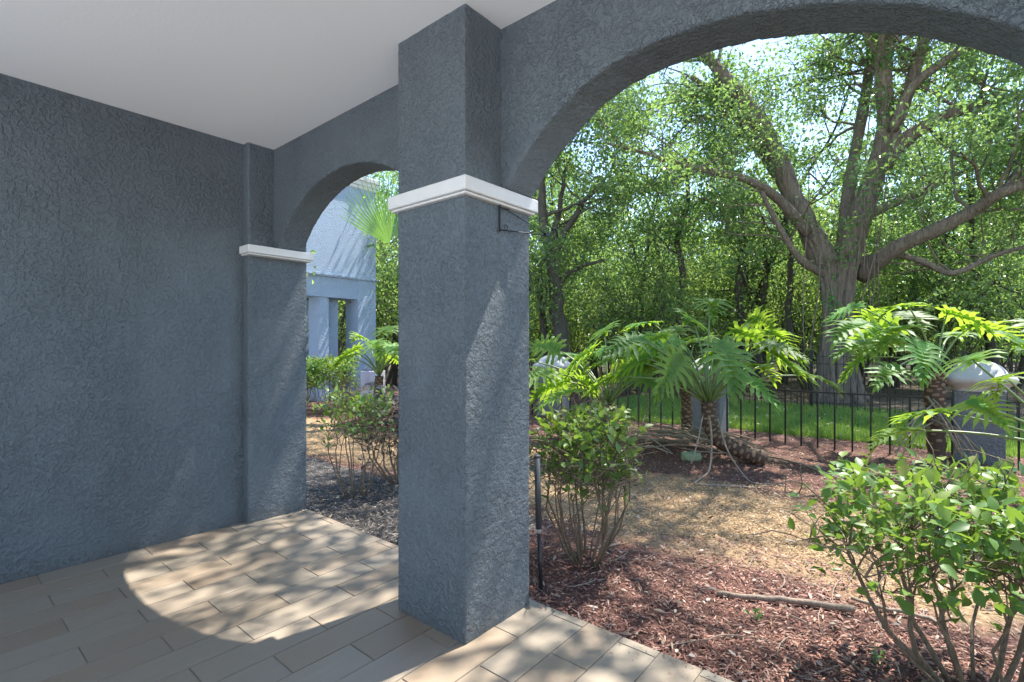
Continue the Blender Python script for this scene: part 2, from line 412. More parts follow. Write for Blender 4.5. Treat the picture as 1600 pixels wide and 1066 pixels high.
# ------------------------------------------------------------------ ground
gx = np.concatenate([-np.geomspace(300, 10, 22)[:-1], np.arange(-10, 7, .09), np.geomspace(7, 300, 22)])
gy = np.concatenate([-np.geomspace(300, 3, 22)[:-1], [-2.5, -.96, -.90, 0, 1.5, 1.9], np.arange(1.99, 14, .09), np.geomspace(14, 400, 24)])
gX, gY = np.meshgrid(gx, gy, indexing='ij')
gZ = ground_h(gX, gY); gZ = np.where((gY < 2.05) & (gY > -.9), GZ - .1 * (gY < 1.95), gZ)
nx, ny = len(gx), len(gy)
i, j = np.meshgrid(np.arange(nx - 1), np.arange(ny - 1), indexing='ij')
q = np.stack([i * ny + j, (i + 1) * ny + j, (i + 1) * ny + j + 1, i * ny + j + 1], -1).reshape(-1, 4)
tag(mesh_np('ground', np.stack([gX, gY, gZ], -1).reshape(-1, 3), [q], m_ground), kind='structure')

def scatter_chips(name, label, cat, mat, xy, ln, wd, curl=.25, lift=.004, tilt=.35):
    n = len(xy); r = rs
    L = ln[0] + (ln[1] - ln[0]) * r.rand(n) ** 1.8; Wd = wd[0] + (wd[1] - wd[0]) * r.rand(n)
    az = r.rand(n) * 2 * pi; T = np.stack([np.cos(az), np.sin(az), r.randn(n) * tilt * .5], -1); T = unit(T)
    N = unit(np.stack([r.randn(n) * tilt, r.randn(n) * tilt, np.ones(n)], -1)); B = unit(np.cross(N, T)); N = np.cross(T, B)
    C = np.stack([xy[:, 0], xy[:, 1], ground_h(xy[:, 0], xy[:, 1]) + lift + r.rand(n) * .012], -1)
    l = L[:, None] / 2; wv = Wd[:, None] / 2; cz = curl * L[:, None] * (r.rand(n)[:, None] - .2)
    V = np.stack([C - T * l - B * wv * .5, C - T * l + B * wv * .4, C + B * wv + N * cz * .5, C + T * l + B * wv * .3,
                  C + T * l - B * wv * .3, C - B * wv + N * cz * .5], 1)
    b = (np.arange(n) * 6)[:, None]
    F = np.concatenate([b + [0, 5, 2, 1], b + [5, 4, 3, 2]])
    o = mesh_np(name, V.reshape(-1, 3), [F], mat, None, False, np.repeat(r.rand(n), 6))
    tag(o, label, cat, kind='stuff'); return o
def wedge(n, umin, umax, dmin, dmax, pw=1.0):
    d = dmin + (dmax - dmin) * rs.rand(n) ** pw; u = umin + (umax - umin) * rs.rand(n)
    lat = (u - CX) / FPX * d
    return np.stack([FW[0] * d + RT[0] * lat, FW[1] * d + RT[1] * lat], -1)
def in_litter(p): 
    e = np.abs(p[:, 1] - 4.15 + .35 * np.sin(p[:, 0] * 1.9)); return e < .85
def in_grey(p): return (p[:, 0] < -2.15) & (p[:, 1] < 3.15)
P = wedge(120000, 470, 1640, 1.6, 9.5, 1.15); P = P[P[:, 1] > 2.03]; P = P[P[:, 1] < 8.6]
lit, gry = in_litter(P), in_grey(P)
keep = rs.rand(len(P))
scatter_chips('bark_mulch', 'red brown shredded bark mulch covering the planting bed', 'mulch', m_redchip, P[(~lit | (keep < .12)) & ~gry], (.008, .048), (.003, .010))
scatter_chips('weathered_mulch', 'weathered grey mulch outside the left arch', 'mulch', m_greychip, P[gry | ((keep > .96) & (P[:, 0] < -1))], (.01, .055), (.004, .012), .3)
P2 = wedge(150000, 470, 1640, 2.6, 8.0); P2 = P2[in_litter(P2) & (P2[:, 1] > 2.1) & ~in_grey(P2)]
scatter_chips('leaf_litter', 'tan dry leaf litter lying in a band across the mulch', 'leaf litter', m_tanchip, P2, (.007, .036), (.003, .010), .25, .008, .45)
P3 = wedge(2600, 470, 1640, 1.6, 9, 1.3); P3 = P3[(P3[:, 1] > 2.05) & (P3[:, 1] < 8.8)]
scatter_chips('fallen_leaves', 'pale dry fallen leaves scattered over the mulch bed', 'fallen leaves', m_deadleaf, P3, (.018, .06), (.006, .02), .35, .012, .6)

n = 700; P = np.stack([-6 + 10.5 * rs.rand(n), 8.4 + 4.5 * rs.rand(n)], -1)
scatter_chips('lawn_leaves', 'brown fallen leaves lying on the lawn strip', 'fallen leaves', m_deadleaf, P, (.04, .08), (.015, .035), .3, .05, .5)
n = 260; P = np.stack([-3.8 + 3.9 * rs.rand(n), 2.05 - .16 * rs.rand(n) ** 2.5], -1); P = P[~((P[:, 0] > -2.1) & (P[:, 0] < -1.5))]
scatter_chips('mulch_bits', 'mulch bits blown onto the edge of the tiled floor', 'mulch', m_redchip, P, (.004, .022), (.002, .006), .2, .041, .1)

# lawn beyond the fence
n = 90000; P = np.stack([-6 + 11 * rs.rand(n), 8.5 + 4.4 * rs.rand(n) ** 1.2], -1)
az = rs.rand(n) * 2 * pi; hgt = .05 + .06 * rs.rand(n); lean = .4 * rs.rand(n) * hgt
B = np.stack([np.cos(az), np.sin(az), 0 * az], -1); D = np.stack([-np.sin(az) * lean, np.cos(az) * lean, hgt], -1)
C = np.stack([P[:, 0], P[:, 1], ground_h(P[:, 0], P[:, 1]) - .002], -1); ww = (.004 + .003 * rs.rand(n))[:, None]
V = np.stack([C - B * ww, C + B * ww, C + D], 1).reshape(-1, 3)
o = mesh_np('lawn', V, [(np.arange(n) * 3)[:, None] + [0, 1, 2]], m_grass, None, False, np.repeat(rs.rand(n), 3))
tag(o, 'bright green mown grass strip beyond the low black fence', 'grass', kind='stuff')

# ------------------------------------------------------------------ fences and piers
YF = 7.72
def fence(name, label, x0, x1, y, top, rails, sp, rad, posts, group=None, base=GZ):
    f = thing(name, label, 'fence', (x0, y, base), group)
    a = Acc()
    for z in rails: a.box(((x0 + x1) / 2, y, z), (x1 - x0, rad * 2.2, rad * 1.8))
    a.build('rail', m_black, f, False)
    i = 0; x = x0 + sp * .5
    while x < x1:
        a = Acc(); g = float(ground_h(x, y)); a.box((x, y, (top + g) / 2), (rad * 1.7, rad * 1.7, top - g + .03)); a.build('picket', m_black, f, False)
        x += sp
    for px in posts:
        a = Acc(); a.box((px, y, (top + .05) / 2), (.05, .05, top + .15)); a.box((px, y, top + .06), (.062, .062, .02)); bevel(a.build('post', m_black, f, False), .003)
    return f
PX = [-5.55, -2.62, .415]
lab = ['low black iron fence section left of the leftmost white capped pier', 'low black iron fence section between the left and middle piers',
       'low black iron fence section between the middle pier and the right pier', 'low black iron fence section right of the right pier']
segs = [(-8.3, PX[0] - .22), (PX[0] + .22, PX[1] - .22), (PX[1] + .22, PX[2] - .22), (PX[2] + .22, 3.2)]
for s_, l_ in zip(segs, lab): fence('iron_fence', l_, s_[0], s_[1], YF, .69, [.69], .1915, .0115, [], 'low black fence sections')
fence('tall_iron_fence', 'taller black picket fence behind the lawn in front of the big oak', -6, 3.6, 12.3, 1.12, [1.08, .93], .12, .007, [-4.3, -1.95, .45, 2.8])
a = Acc(); a.box((1.62, 9.9, .62), (1.9, .06, 1.32)); o = a.build('dark_screen', plain('charcoal_panel', (.03, .035, .045), .5), None, False)
plab = ['white capped slate pier furthest left in the fence, next to the square column', 'white capped slate pier behind the philodendron with the long hanging roots', 'large white capped slate pier at the right end of the fence']
bpy.data.objects.remove(o)
def pier(x, lb):
    t = thing('fence_pier', lb, 'pier', (x, YF + .2, GZ), 'white capped fence piers')
    yc = YF + .2
    a = Acc(); a.box((x, yc, .36), (.43, .43, .88)); bevel(a.build('pier_body', m_pierbody, t, False), .008)
    a = Acc(); prof = [(.235, .79), (.235, .825), (.255, .832), (.262, .85), (.30, .868), (.325, .90), (.328, .93), (.312, .96), (.27, .985), (.245, .995), (.235, 1.03), (.205, 1.075), (.155, 1.11), (.08, 1.13), (.0, 1.135)]
    k = 28; rings = []
    for rr, z in prof:
        an = np.arange(k) * 2 * pi / k + pi / k
        c_, s_ = np.cos(an), np.sin(an); e = .45
        sx = np.sign(c_) * np.abs(c_) ** e; sy = np.sign(s_) * np.abs(s_) ** e
        f_ = 1 if z < 1.0 else 1 - (z - 1.0) * 1.0
        rings.append(np.stack([x + rr * sx * f_, yc + rr * sy * f_, np.full(k, z)], -1))
    V = np.concatenate(rings); m = len(prof)
    i, j = np.meshgrid(np.arange(m - 1), np.arange(k), indexing='ij')
    q = np.stack([i * k + j, i * k + (j + 1) % k, (i + 1) * k + (j + 1) % k, (i + 1) * k + j], -1).reshape(-1, 4)
    a.add(V, q); a.build('pier_cap', m_cap, t)
for x, lb in zip(PX, plab): pier(x, lb)

# ------------------------------------------------------------------ neighbouring building wing
XB = -11.33
b = thing('building_wing', 'pale blue stucco house wing with square openings seen through the left arch', 'building', (XB - .5, 6, 0))
a = Acc(); a.box((XB - .3, 4.0, 4.28), (.6, 8.0, 2.44)); a.box((XB - .31, 4.0 - .27, 2.77), (.56, 7.46, .54)); a.build('upper_wall', m_far_stucco, b, False)
a = Acc(); a.box((XB - .26, 4.02, 3.045), (.60, 8.04, .035)); a.box((XB - .27, 4.01, 3.015), (.59, 8.02, .03)); a.build('moulding', m_far_stucco, b, False)
a = Acc(); a.box((XB - .26, 3.9, 5.62), (.66, 8.4, .13)); a.box((XB - .27, 3.9, 5.5), (.62, 8.32, .12)); a.box((XB - .3, 3.9, 5.40), (.64, 8.2, .09)); bevel(a.build('cornice', m_trim, b, False), .02)
a = Acc(); a.box((XB - .283, 7.73, 1.47), (.56, .535, 3.05)); a.build('corner_pier', m_far_stucco, b, False)
a = Acc(); a.box((XB - .32, 6.55, 1.22), (.5, .25, 2.6)); a.box((XB - .62, 6.98, 1.22), (.5, .26, 2.6)); a.build('inner_pier', m_far_stucco, b, False)
a = Acc(); a.box((XB - 1.6, 3.5, 1.22), (.3, 7.2, 2.6)); a.box((XB - 1.1, 6.2, 1.22), (.5, .3, 2.6)); a.build('recessed_wall', m_far_stucco, b, False)
mb = thing('utility_box', 'pale lilac utility meter box standing at the corner of the pale blue wing', 'utility box', (-10.55, 7.3, GZ))
c = at(583, 600, 12.0)
a = Acc(); a.box((c[0], c[1], .33), (.5, .34, .78), rz=TH); bevel(a.build('cabinet', m_box, mb, False), .012)
a = Acc(); a.box((c[0], c[1], .735), (.46, .30, .03), rz=TH); a.build('lid', m_boxdark, mb, False)
c = at(586, 589, 11.78)
a = Acc(); a.box(c, (.26, .1, .26), rz=TH); bevel(a.build('meter_housing', m_box, mb, False), .01)
c = at(583, 600, 11.75); a = Acc(); a.box((c[0], c[1], c[2]), (.34, .2, .02), rz=TH); a.build('shelf', m_boxdark, mb, False)

# ------------------------------------------------------------------ leaf builder
def leaves(acc_pos, dirs, normals, ln, wd, fold=.25, detail=False):
    """rhomb leaves (4 verts) or detailed (8 verts)."""
    n = len(acc_pos); T = unit(dirs); Bv = unit(np.cross(normals, T)); N = np.cross(T, Bv)
    ln = np.broadcast_to(ln, (n,))[:, None]; wd = np.broadcast_to(wd, (n,))[:, None]
    P = acc_pos
    if not detail:
        V = np.stack([P, P + T * ln * .5 + Bv * wd * .5 + N * wd * fold, P + T * ln - N * ln * .12, P + T * ln * .5 - Bv * wd * .5 + N * wd * fold], 1)
        b = (np.arange(n) * 4)[:, None]
        return V.reshape(-1, 3), [np.concatenate([b + [0, 1, 2], b + [0, 2, 3]])], 4
    dr = ln * .16
    c1 = P + T * ln * .3; c2 = P + T * ln * .65 - N * dr * .4; tp = P + T * ln - N * dr
    f = wd * fold
    V = np.stack([P, c1 + Bv * wd * .46 + N * f, c1, c1 - Bv * wd * .46 + N * f,
                  c2 + Bv * wd * .42 + N * f, c2, c2 - Bv * wd * .42 + N * f, tp], 1)
    b = (np.arange(n) * 8)[:, None]
    tri = np.concatenate([b + [0, 2, 1], b + [0, 3, 2], b + [4, 5, 7], b + [5, 6, 7]])
    quad = np.concatenate([b + [1, 2, 5, 4], b + [2, 3, 6, 5]])
    return V.reshape(-1, 3), [tri, quad], 8
def rdir(n, up=.0):
    v = rs.randn(n, 3); v = unit(v); v[:, 2] += up; return unit(v)

def wander(p, d, length, n, wob, droop=0.0, r=None):
    r = r or rs; pts = [np.array(p, float)]; d = np.array(d, float); d /= np.linalg.norm(d)
    for i in range(n):
        d = d + r.randn(3) * wob; d[2] += droop; d /= np.linalg.norm(d); pts.append(pts[-1] + d * length / n)
    return np.array(pts), d
def grow(acc, tips, p, d, length, rad, level, k=3, sides=(8, 6, 5, 4), wob=.18, up=.05):
    n = 6 if level > 1 else 4
    pts, dd = wander(p, d, length, n, wob, up)
    R = np.linspace(rad, rad * .45, n + 1)
    acc.tube(pts, R, sides[min(3 - min(level, 3), 3)], rs.rand(), cap=False)
    if level <= 1:
        for i in range(1, n + 1): tips.append(pts[i])
    if level == 0: return
    for c in range(k):
        t = .3 + .7 * (c + rs.rand()) / k; i = min(int(t * n), n - 1); q = pts[i] + (pts[i + 1] - pts[i]) * (t * n - i)
        ax = unit(rs.randn(3)); nd = unit(unit(pts[i + 1] - pts[i]) * .75 + ax * .85); nd[2] += .1
        grow(acc, tips, q, nd, length * (.5 + .25 * rs.rand()), max(rad * .5 * (1 - .3 * t), .006), level - 1, k, sides, wob, up)
def crown(tips, per, sig, ln, wd, flat=.6):
    tips = np.asarray(tips); n = len(tips) * per
    C = np.repeat(tips, per, 0) + rs.randn(n, 3) * sig * np.array([1, 1, flat])
    V, F, k = leaves(C, rdir(n, -.15), rdir(n, .9), ln * (.6 + .8 * rs.rand(n)), wd * (.7 + .6 * rs.rand(n)))
    a = np.repeat(np.clip(np.repeat(rs.rand(len(tips)), per) * .5 + rs.rand(n) * .6, 0, 1), k)
    return V, F, a

# ------------------------------------------------------------------ the big oak
oak = thing('oak_tree', 'massive rough barked oak with spreading limbs behind the low fence', 'tree', at(1310, 625, 12.5) * [1, 1, 0] + [0, 0, GZ])
def px_line(L, dd=0):
    P = np.array([at(u, v, d + dd) for u, v, d, w_ in L]); R = np.array([w_ / FPX * d / 2 for u, v, d, w_ in L])
    # resample smoothly
    t = np.arange(len(P)); tt = np.linspace(0, len(P) - 1, (len(P) - 1) * 4 + 1)
    def cr(Y):
        out = []
        for x in tt:
            i = min(int(x), len(P) - 2); f = x - i
            p0, p1, p2, p3 = Y[max(i - 1, 0)], Y[i], Y[i + 1], Y[min(i + 2, len(P) - 1)]
            out.append(.5 * ((2 * p1) + (-p0 + p2) * f + (2 * p0 - 5 * p1 + 4 * p2 - p3) * f * f + (-p0 + 3 * p1 - 3 * p2 + p3) * f ** 3))
        return np.array(out)
    return cr(P), np.maximum(cr(R[:, None])[:, 0], .008)
TRUNK = [[(1316, 650, 12.5, 104), (1312, 620, 12.5, 84), (1308, 560, 12.5, 54), (1308, 480, 12.5, 42), (1308, 430, 12.5, 42), (1316, 400, 12.5, 36), (1332, 355, 12.5, 28)],
         [(1290, 640, 12.35, 56), (1292, 560, 12.4, 32), (1297, 480, 12.4, 26), (1288, 410, 12.4, 32), (1270, 370, 12.5, 32)],
         [(1338, 645, 12.3, 50), (1324, 560, 12.35, 28), (1320, 480, 12.35, 26), (1328, 410, 12.4, 32), (1346, 345, 12.4, 32)]]
LIMBS = [
 [(1322, 405, 12.5, 40), (1347, 330, 12.4, 38), (1368, 270, 12.3, 33), (1384, 200, 12.2, 28), (1380, 120, 12, 26), (1385, 60, 11.8, 25), (1395, -60, 11.5, 20), (1400, -200, 11.2, 12)],
 [(1318, 390, 12.6, 24), (1326, 300, 12.9, 21), (1336, 240, 13, 19), (1352, 150, 13.2, 17), (1362, 60, 13, 15), (1350, -60, 12.8, 14)],
 [(1290, 415, 12.5, 46), (1270, 370, 12.6, 38), (1240, 310, 12.8, 34), (1210, 235, 13, 30), (1180, 180, 13, 27), (1140, 130, 13.2, 23), (1108, 92, 13.4, 18), (1050, 20, 13.5, 12)],
 [(1262, 365, 12.5, 20), (1215, 310, 12.3, 17), (1165, 280, 12, 14), (1110, 268, 11.8, 11), (1060, 256, 11.6, 9), (1010, 240, 11.4, 6), (950, 225, 11.2, 4)],
 [(1250, 335, 12.7, 20), (1208, 262, 13.3, 19), (1172, 215, 13.6, 17), (1135, 160, 13.8, 13), (1080, 120, 14, 9)],
 [(1378, 262, 12.3, 28), (1420, 214, 12, 24), (1480, 180, 11.5, 20), (1540, 165, 11, 17), (1600, 146, 10.5, 15), (1720, 110, 10, 11)],
 [(1385, 240, 12.2, 22), (1410, 170, 12, 20), (1430, 110, 11.8, 19), (1445, 60, 11.5, 17), (1470, -40, 11.2, 12)],
 [(1394, 205, 12, 16), (1422, 140, 11.6, 15), (1470, 100, 11.2, 15), (1510, 75, 11, 13), (1600, 20, 10.6, 10)],
 [(1345, 430, 12.5, 32), (1400, 388, 11.6, 27), (1460, 360, 11, 24), (1520, 330, 10.5, 21), (1560, 303, 10, 19), (1600, 289, 9.8, 17), (1700, 262, 9.4, 12)],
 [(1340, 412, 12.4, 22), (1390, 398, 12, 12), (1440, 408, 11.6, 11), (1490, 427, 11.4, 10), (1550, 400, 11.2, 8), (1610, 384, 11, 7)],
 [(1360, 335, 12.5, 16), (1395, 318, 12.9, 15), (1440, 300, 13.2, 13), (1485, 278, 13.6, 9), (1540, 255, 14, 6)],
 [(1290, 430, 12.4, 16), (1250, 405, 12, 12), (1215, 350, 11.8, 9), (1190, 300, 11.6, 7)],
]
at_ = Acc(); 
for L in TRUNK:
    P, R = px_line(L); R = R * .76 * (1 + .06 * rs.randn(len(R))); b0 = len(at_.V); at_.tube(P, R, 44, .5)
    V = at_.V[b0]; ph = rs.rand() * 6
    for i_ in range(len(P)):
        for j_ in range(44):
            q = V[i_ * 44 + j_]; an = j_ / 44 * 2 * pi; V[i_ * 44 + j_] = P[i_] + (q - P[i_]) * (1 + .10 * sin(5 * an + ph + i_ * .12) + .07 * sin(11 * an + 2 * ph - i_ * .2) + .04 * rs.randn())
# buttress roots at the foot
for an in np.linspace(0, 2 * pi, 9)[:-1]:
    c0 = at(1312, 620, 12.5); e = c0 + np.array([cos(an) * .72, sin(an) * .72, -.22])
    at_.tube([c0 + np.array([cos(an) * .25, sin(an) * .25, .6]), c0 + np.array([cos(an) * .42, sin(an) * .42, .1]), e], [.13, .12, .04], 8)
at_.build('trunk', m_bark, oak)
al = Acc(); tips = []
for L in LIMBS:
    P, R = px_line(L); R = R * .9 * (1 + .05 * rs.randn(len(R))); al.tube(P, R, 10, .5)
    n = len(P)
    for s_ in range(n // 2, n, 2):
        for rep in range(2):
            d = unit(unit(P[min(s_ + 1, n - 1)] - P[s_ - 1]) * .5 + rs.randn(3) * .8); d[2] = abs(d[2]) * .6 + .05; d[:2] += FW * .45
            grow(al, tips, P[s_], d, 1.3 + 1.4 * rs.rand(), max(R[s_] * .32, .014), 2, 3, wob=.22)
vis_tips = len(tips)
# unseen overhead limbs, added to dapple the sunlight on yard and porch floor
base = at(1390, -90, 11.4)
for ex, ey, ez in [(-3.2, 4.6, 7.4), (-.5, 5.0, 7.6), (2.4, 5.6, 7.5), (-6.0, 6.0, 8), (-1.5, 6.0, 8.6)]:
    e = np.array([ex, ey, ez]); mid = (base + e) / 2 + [0, 0, 1.0]
    t = np.linspace(0, 1, 14)[:, None]; P = (1 - t) ** 2 * base + 2 * t * (1 - t) * mid + t * t * e + rs.randn(14, 3) * .06
    R = np.linspace(.05, .015, 14); al.tube(P, R, 8)
    for s_ in range(5, 14):
        for rep in range(2):
            d = unit(rs.randn(3) * [1, 1, .5]); grow(al, tips, P[s_], d, 1.2 + rs.rand() * .8, .03, 2, 3, wob=.2)
al.build('limb', m_bark, oak)
tv = np.array(tips)
tv_ = tv[:vis_tips]; tv_ = tv_[(tv_[:, 2] < 9.0) | (rs.rand(len(tv_)) < .3)]
V, F, A_ = crown(tv_, 10, .17, .105, .06); mesh_np('crown', V, F, m_oakleaf, oak, False, A_)
hi = tv[vis_tips:]; hi = hi[(np.sin(hi[:, 0] * 2.3 + 1) * np.cos(hi[:, 1] * 2.1) + rs.rand(len(hi)) * 1.2) > np.where((hi[:, 0] > -1.2) & (hi[:, 1] > 5.7), .80, np.where(hi[:, 0] > -1.2, .12, .50))]
hi = hi[~((hi[:, 0] > -.1) & (hi[:, 0] < 1.9) & (hi[:, 1] > 5.6) & (rs.rand(len(hi)) < .8))]  # unseen overhead clumps, thinned to shape where sunlight reaches the ground
V, F, A_ = crown(hi, 8, .17, .11, .06); mesh_np('crown', V, F, m_oakleaf, oak, False, A_)
# hanging vines
vn = thing('hanging_vine', 'bundle of thin bare vines hanging around the big oak trunk', 'vine', at(1340, 620, 11.9) * [1, 1, 0])
a = Acc()
for u0, u1, v0, v1 in [(1258, 1262, 240, 620), (1392, 1350, 120, 560), (1372, 1345, 60, 430), (1400, 1342, 200, 500), (1340, 1338, 330, 620), (1356, 1352, 350, 600), (1276, 1270, 380, 600), (1290, 1300, 420, 610), (1385, 1370, 260, 620), (1452, 1440, 90, 200)]:
    m = 12; t = np.linspace(0, 1, m); P = np.array([at(u0 + (u1 - u0) * x + 6 * sin(x * 5 + u0) , v0 + (v1 - v0) * x, 11.85) for x in t]); a.tube(P, .009 + .006 * rs.rand(), 5)
a.build('vine_stem', m_bark, vn)
iv = thing('ivy', 'bright green ivy climbing the main upright limb of the big oak', 'ivy', at(1388, 250, 12))
P, R = px_line(LIMBS[0]); sel = []
for s_ in range(2, 24):
    m = 14 if (s_ // 3) % 2 else 44; dd = rdir(m); dd = dd - FW[0] * 0; dd[:, :2] -= FW * .6
    sel.append(P[s_] + unit(dd) * R[s_] * 1.05 + rs.randn(m, 3) * .08)
for c_ in ((1320, 400), (1300, 470), (1312, 500)):
    sel.append(at(c_[0], c_[1], 12.0) + rs.randn(40, 3) * [.1, .1, .18])
C = np.concatenate(sel); V, F, k_ = leaves(C, rdir(len(C), -.4), rdir(len(C), .5), .09, .07)
mesh_np('ivy_leaves', V, F, m_ivy, iv, False, np.repeat(rs.rand(len(C)), k_))

# ------------------------------------------------------------------ woodland trees
def tree_proto(h, r0, spread, nl, per, sig, lf, low=.35, lean=0.0, k=3):
    acc = Acc(); tips = []
    pts, dd = wander((0, 0, 0), (lean, lean * .3, 1), h * .72, 9, .07, .03)
    R = np.linspace(r0, r0 * .35, 10); acc.tube(pts, R, 9, .5)
    for i in range(nl):
        t = low + (1 - low) * (i + rs.rand()) / nl; q = pts[min(int(t * 9), 9)]
        az = i * 2.4 + rs.rand(); d = np.array([cos(az), sin(az), .25 + .9 * t * rs.rand() + .2])
        grow(acc, tips, q, d, spread * (1.05 - .45 * t) * (.7 + .5 * rs.rand()), r0 * .36 * (1.1 - t * .6), 2, k, wob=.15)
    grow(acc, tips, pts[-1], dd, h * .28, r0 * .3, 2, 4, wob=.12)
    V, F, A_ = crown(np.array(tips), per, sig, lf, lf * .58)
    return acc, (V, F, A_)
def make_proto(args, label, name='woodland_tree', group='woodland trees beyond the lawn', leafm=None):
    t = thing(name, label, 'tree', (0, 0, 0), group)
    acc, (V, F, A_) = tree_proto(*args); acc.build('trunk', m_bark2, t); mesh_np('crown', V, F, leafm or m_woodleaf, t, False, A_)
    return t
def copy_tree(o, parent=None):
    c = o.copy(); link(c); c.parent = parent
    for ch in [x for x in S.objects if x.parent == o]: copy_tree(ch, c)
    return c
WL = ['slender woodland tree with a leaning dark trunk in the wood behind the fence', 'bushy woodland tree with low spreading branches in the wood behind the fence',
      'tall woodland tree with an open leafy crown in the wood behind the fence']
protos = [make_proto((9.5, .13, 2.8, 9, 7, .20, .13, .3, .12), WL[0]), make_proto((7.0, .11, 2.6, 11, 7, .20, .125, .12, -.05), WL[1]), make_proto((12.0, .17, 3.3, 10, 7, .24, .14, .35, .05), WL[2])]
spots = [  # photo column u, depth, kind, scale
 (1000, 15.5, 1, 1.0), (1065, 17.5, 0, 1.0), (1160, 16.5, 2, .82), (1225, 18.5, 0, .95), (930, 18.5, 2, .8), (860, 20, 1, 1.2),
 (1110, 20.5, 1, 1.15), (1290, 19, 1, 1.1), (1400, 16.5, 0, .9), (1470, 15.0, 1, 1.0), (1560, 14.5, 2, .8), (1650, 13, 1, 1.0), (1510, 19, 2, .9), (1350, 22, 2, .85), (1600, 19, 0, 1.1),
 (790, 18, 2, .9), (980, 24, 2, .85), (1060, 27, 1, 1.5), (1190, 25, 2, .9), (1260, 28, 2, 1.0), (900, 28, 2, .95), (820, 26, 1, 1.5), (1430, 26, 2, 1.0), (1550, 27, 1, 1.6), (1680, 22, 2, 1.0),
 (1130, 33, 2, 1.0), (1020, 34, 2, 1.05), (1330, 34, 2, 1.2), (1480, 35, 2, 1.2), (1620, 33, 2, 1.2), (930, 36, 1, 1.9), (1200, 36, 1, 2.0), (1390, 32, 1, 1.7),
 (615, 17, 1, 1.0), (560, 20, 2, .9), (650, 22, 2, .9), (520, 19, 0, .9), (600, 27, 2, 1.0), (700, 15, 0, 1.0), (540, 28, 1, 1.6), (480, 24, 2, 1.0)]
def px_tree(label, lines, seed):
    b0 = at(lines[0][0][0], 541, lines[0][0][2]); t = thing('woodland_tree', label, 'tree', (b0[0], b0[1], GZ), 'woodland trees beyond the lawn')
    a = Acc(); tips = []
    for L in lines:
        P, R = px_line(L); P = P + rs.randn(*P.shape) * .025; a.tube(P, R, 9)
        for s_ in range(len(P) // 2, len(P), 2):
            d = unit(rs.randn(3)); d[2] = abs(d[2]) * .6; grow(a, tips, P[s_], d, 1.0 + rs.rand(), max(.012, R[s_] * .4), 2, 3, wob=.2)
    a.build('trunk', m_bark2, t); V, F, A_ = crown(np.array(tips), 9, .19, .115, .066); mesh_np('crown', V, F, m_woodleaf, t, False, A_)
px_tree('forked dark trunked tree next to the square column above the left pier', [[(880, 590, 13, 30), (876, 520, 13, 26), (869, 470, 13, 22), (862, 400, 13, 19), (850, 340, 13, 15), (846, 280, 13, 11), (856, 200, 13, 6)],
   [(864, 410, 13, 12), (885, 360, 12.9, 10), (915, 315, 12.8, 8), (945, 280, 12.8, 5)], [(862, 395, 13, 10), (873, 330, 13.2, 8), (885, 260, 13.4, 5)], [(868, 450, 13, 9), (900, 420, 12.7, 7), (940, 408, 12.5, 4)], [(855, 595, 13.4, 14), (848, 500, 13.4, 11), (838, 430, 13.4, 8)]], 1)
px_tree('twin stemmed thin tree halfway between the square column and the big oak', [[(1170, 590, 15, 17), (1160, 510, 15, 14), (1155, 440, 15, 12), (1165, 370, 15, 9), (1155, 300, 15, 6)], [(1183, 590, 15.4, 12), (1185, 500, 15.4, 10), (1196, 430, 15.4, 8), (1190, 340, 15.4, 5)]], 2)
px_tree('crooked thin tree with a bent stem right of the forked tree', [[(1063, 590, 14.5, 13), (1060, 500, 14.5, 11), (1066, 430, 14.5, 10), (1058, 370, 14.5, 8), (1075, 310, 14.5, 6), (1068, 250, 14.5, 4)]], 3)
px_tree('slim pale tree close to the left of the big oak', [[(1238, 590, 14, 11), (1232, 480, 14, 9), (1236, 400, 14, 7), (1225, 330, 14, 5)], [(990, 590, 16, 12), (988, 500, 16, 9), (996, 420, 16, 7)]][:1], 4)
used = set()
for i, (u, d, kd, sc) in enumerate(spots):
    if kd in used: o = copy_tree(protos[kd])
    else: o = protos[kd]; used.add(kd)
    p = at(u, 541, d); o.location = (p[0], p[1], float(ground_h(p[0], p[1])) - .05); o.rotation_euler.z = (i * 2.1) % 6.28; s_ = sc * (1 + .06 * sin(i * 3)); o.scale = (s_, s_, s_)
protos = None
# undergrowth bushes
def bush_proto(label):
    t = thing('wild_bush', label, 'bush', (0, 0, 0), 'wild undergrowth bushes at the edge of the wood')
    acc = Acc(); tips = []
    for i in range(9):
        az = i * .7 * 2.4; d = np.array([cos(az) * .55, sin(az) * .55, 1.0]); grow(acc, tips, (cos(az) * .12, sin(az) * .12, 0), d, 1.5 + .8 * rs.rand(), .022, 2, 3, wob=.16)
    acc.build('stem', m_bark2, t); V, F, A_ = crown(np.array(tips), 9, .17, .085, .045); mesh_np('crown', V, F, m_under, t, False, A_); return t
bp = bush_proto('wild leafy undergrowth bush at the foot of the wood behind the fence'); first = True
for i in range(46):
    u = 480 + (i * 61.8 * 7) % 1180; d = 14.2 + (i * 37 % 23) * .62
    if 480 < u < 760: d += 1
    o = bp if first else copy_tree(bp); first = False
    p = at(u, 541, d)
    if p[1] < 12.9 and p[0] > -9: p[1] = 12.9 + rs.rand() * 1.5
    s_ = 1.0 + .8 * rs.rand(); o.location = (p[0], p[1], GZ - .05); o.scale = (s_, s_, s_ * (.85 + .4 * rs.rand())); o.rotation_euler.z = rs.rand() * 6.28
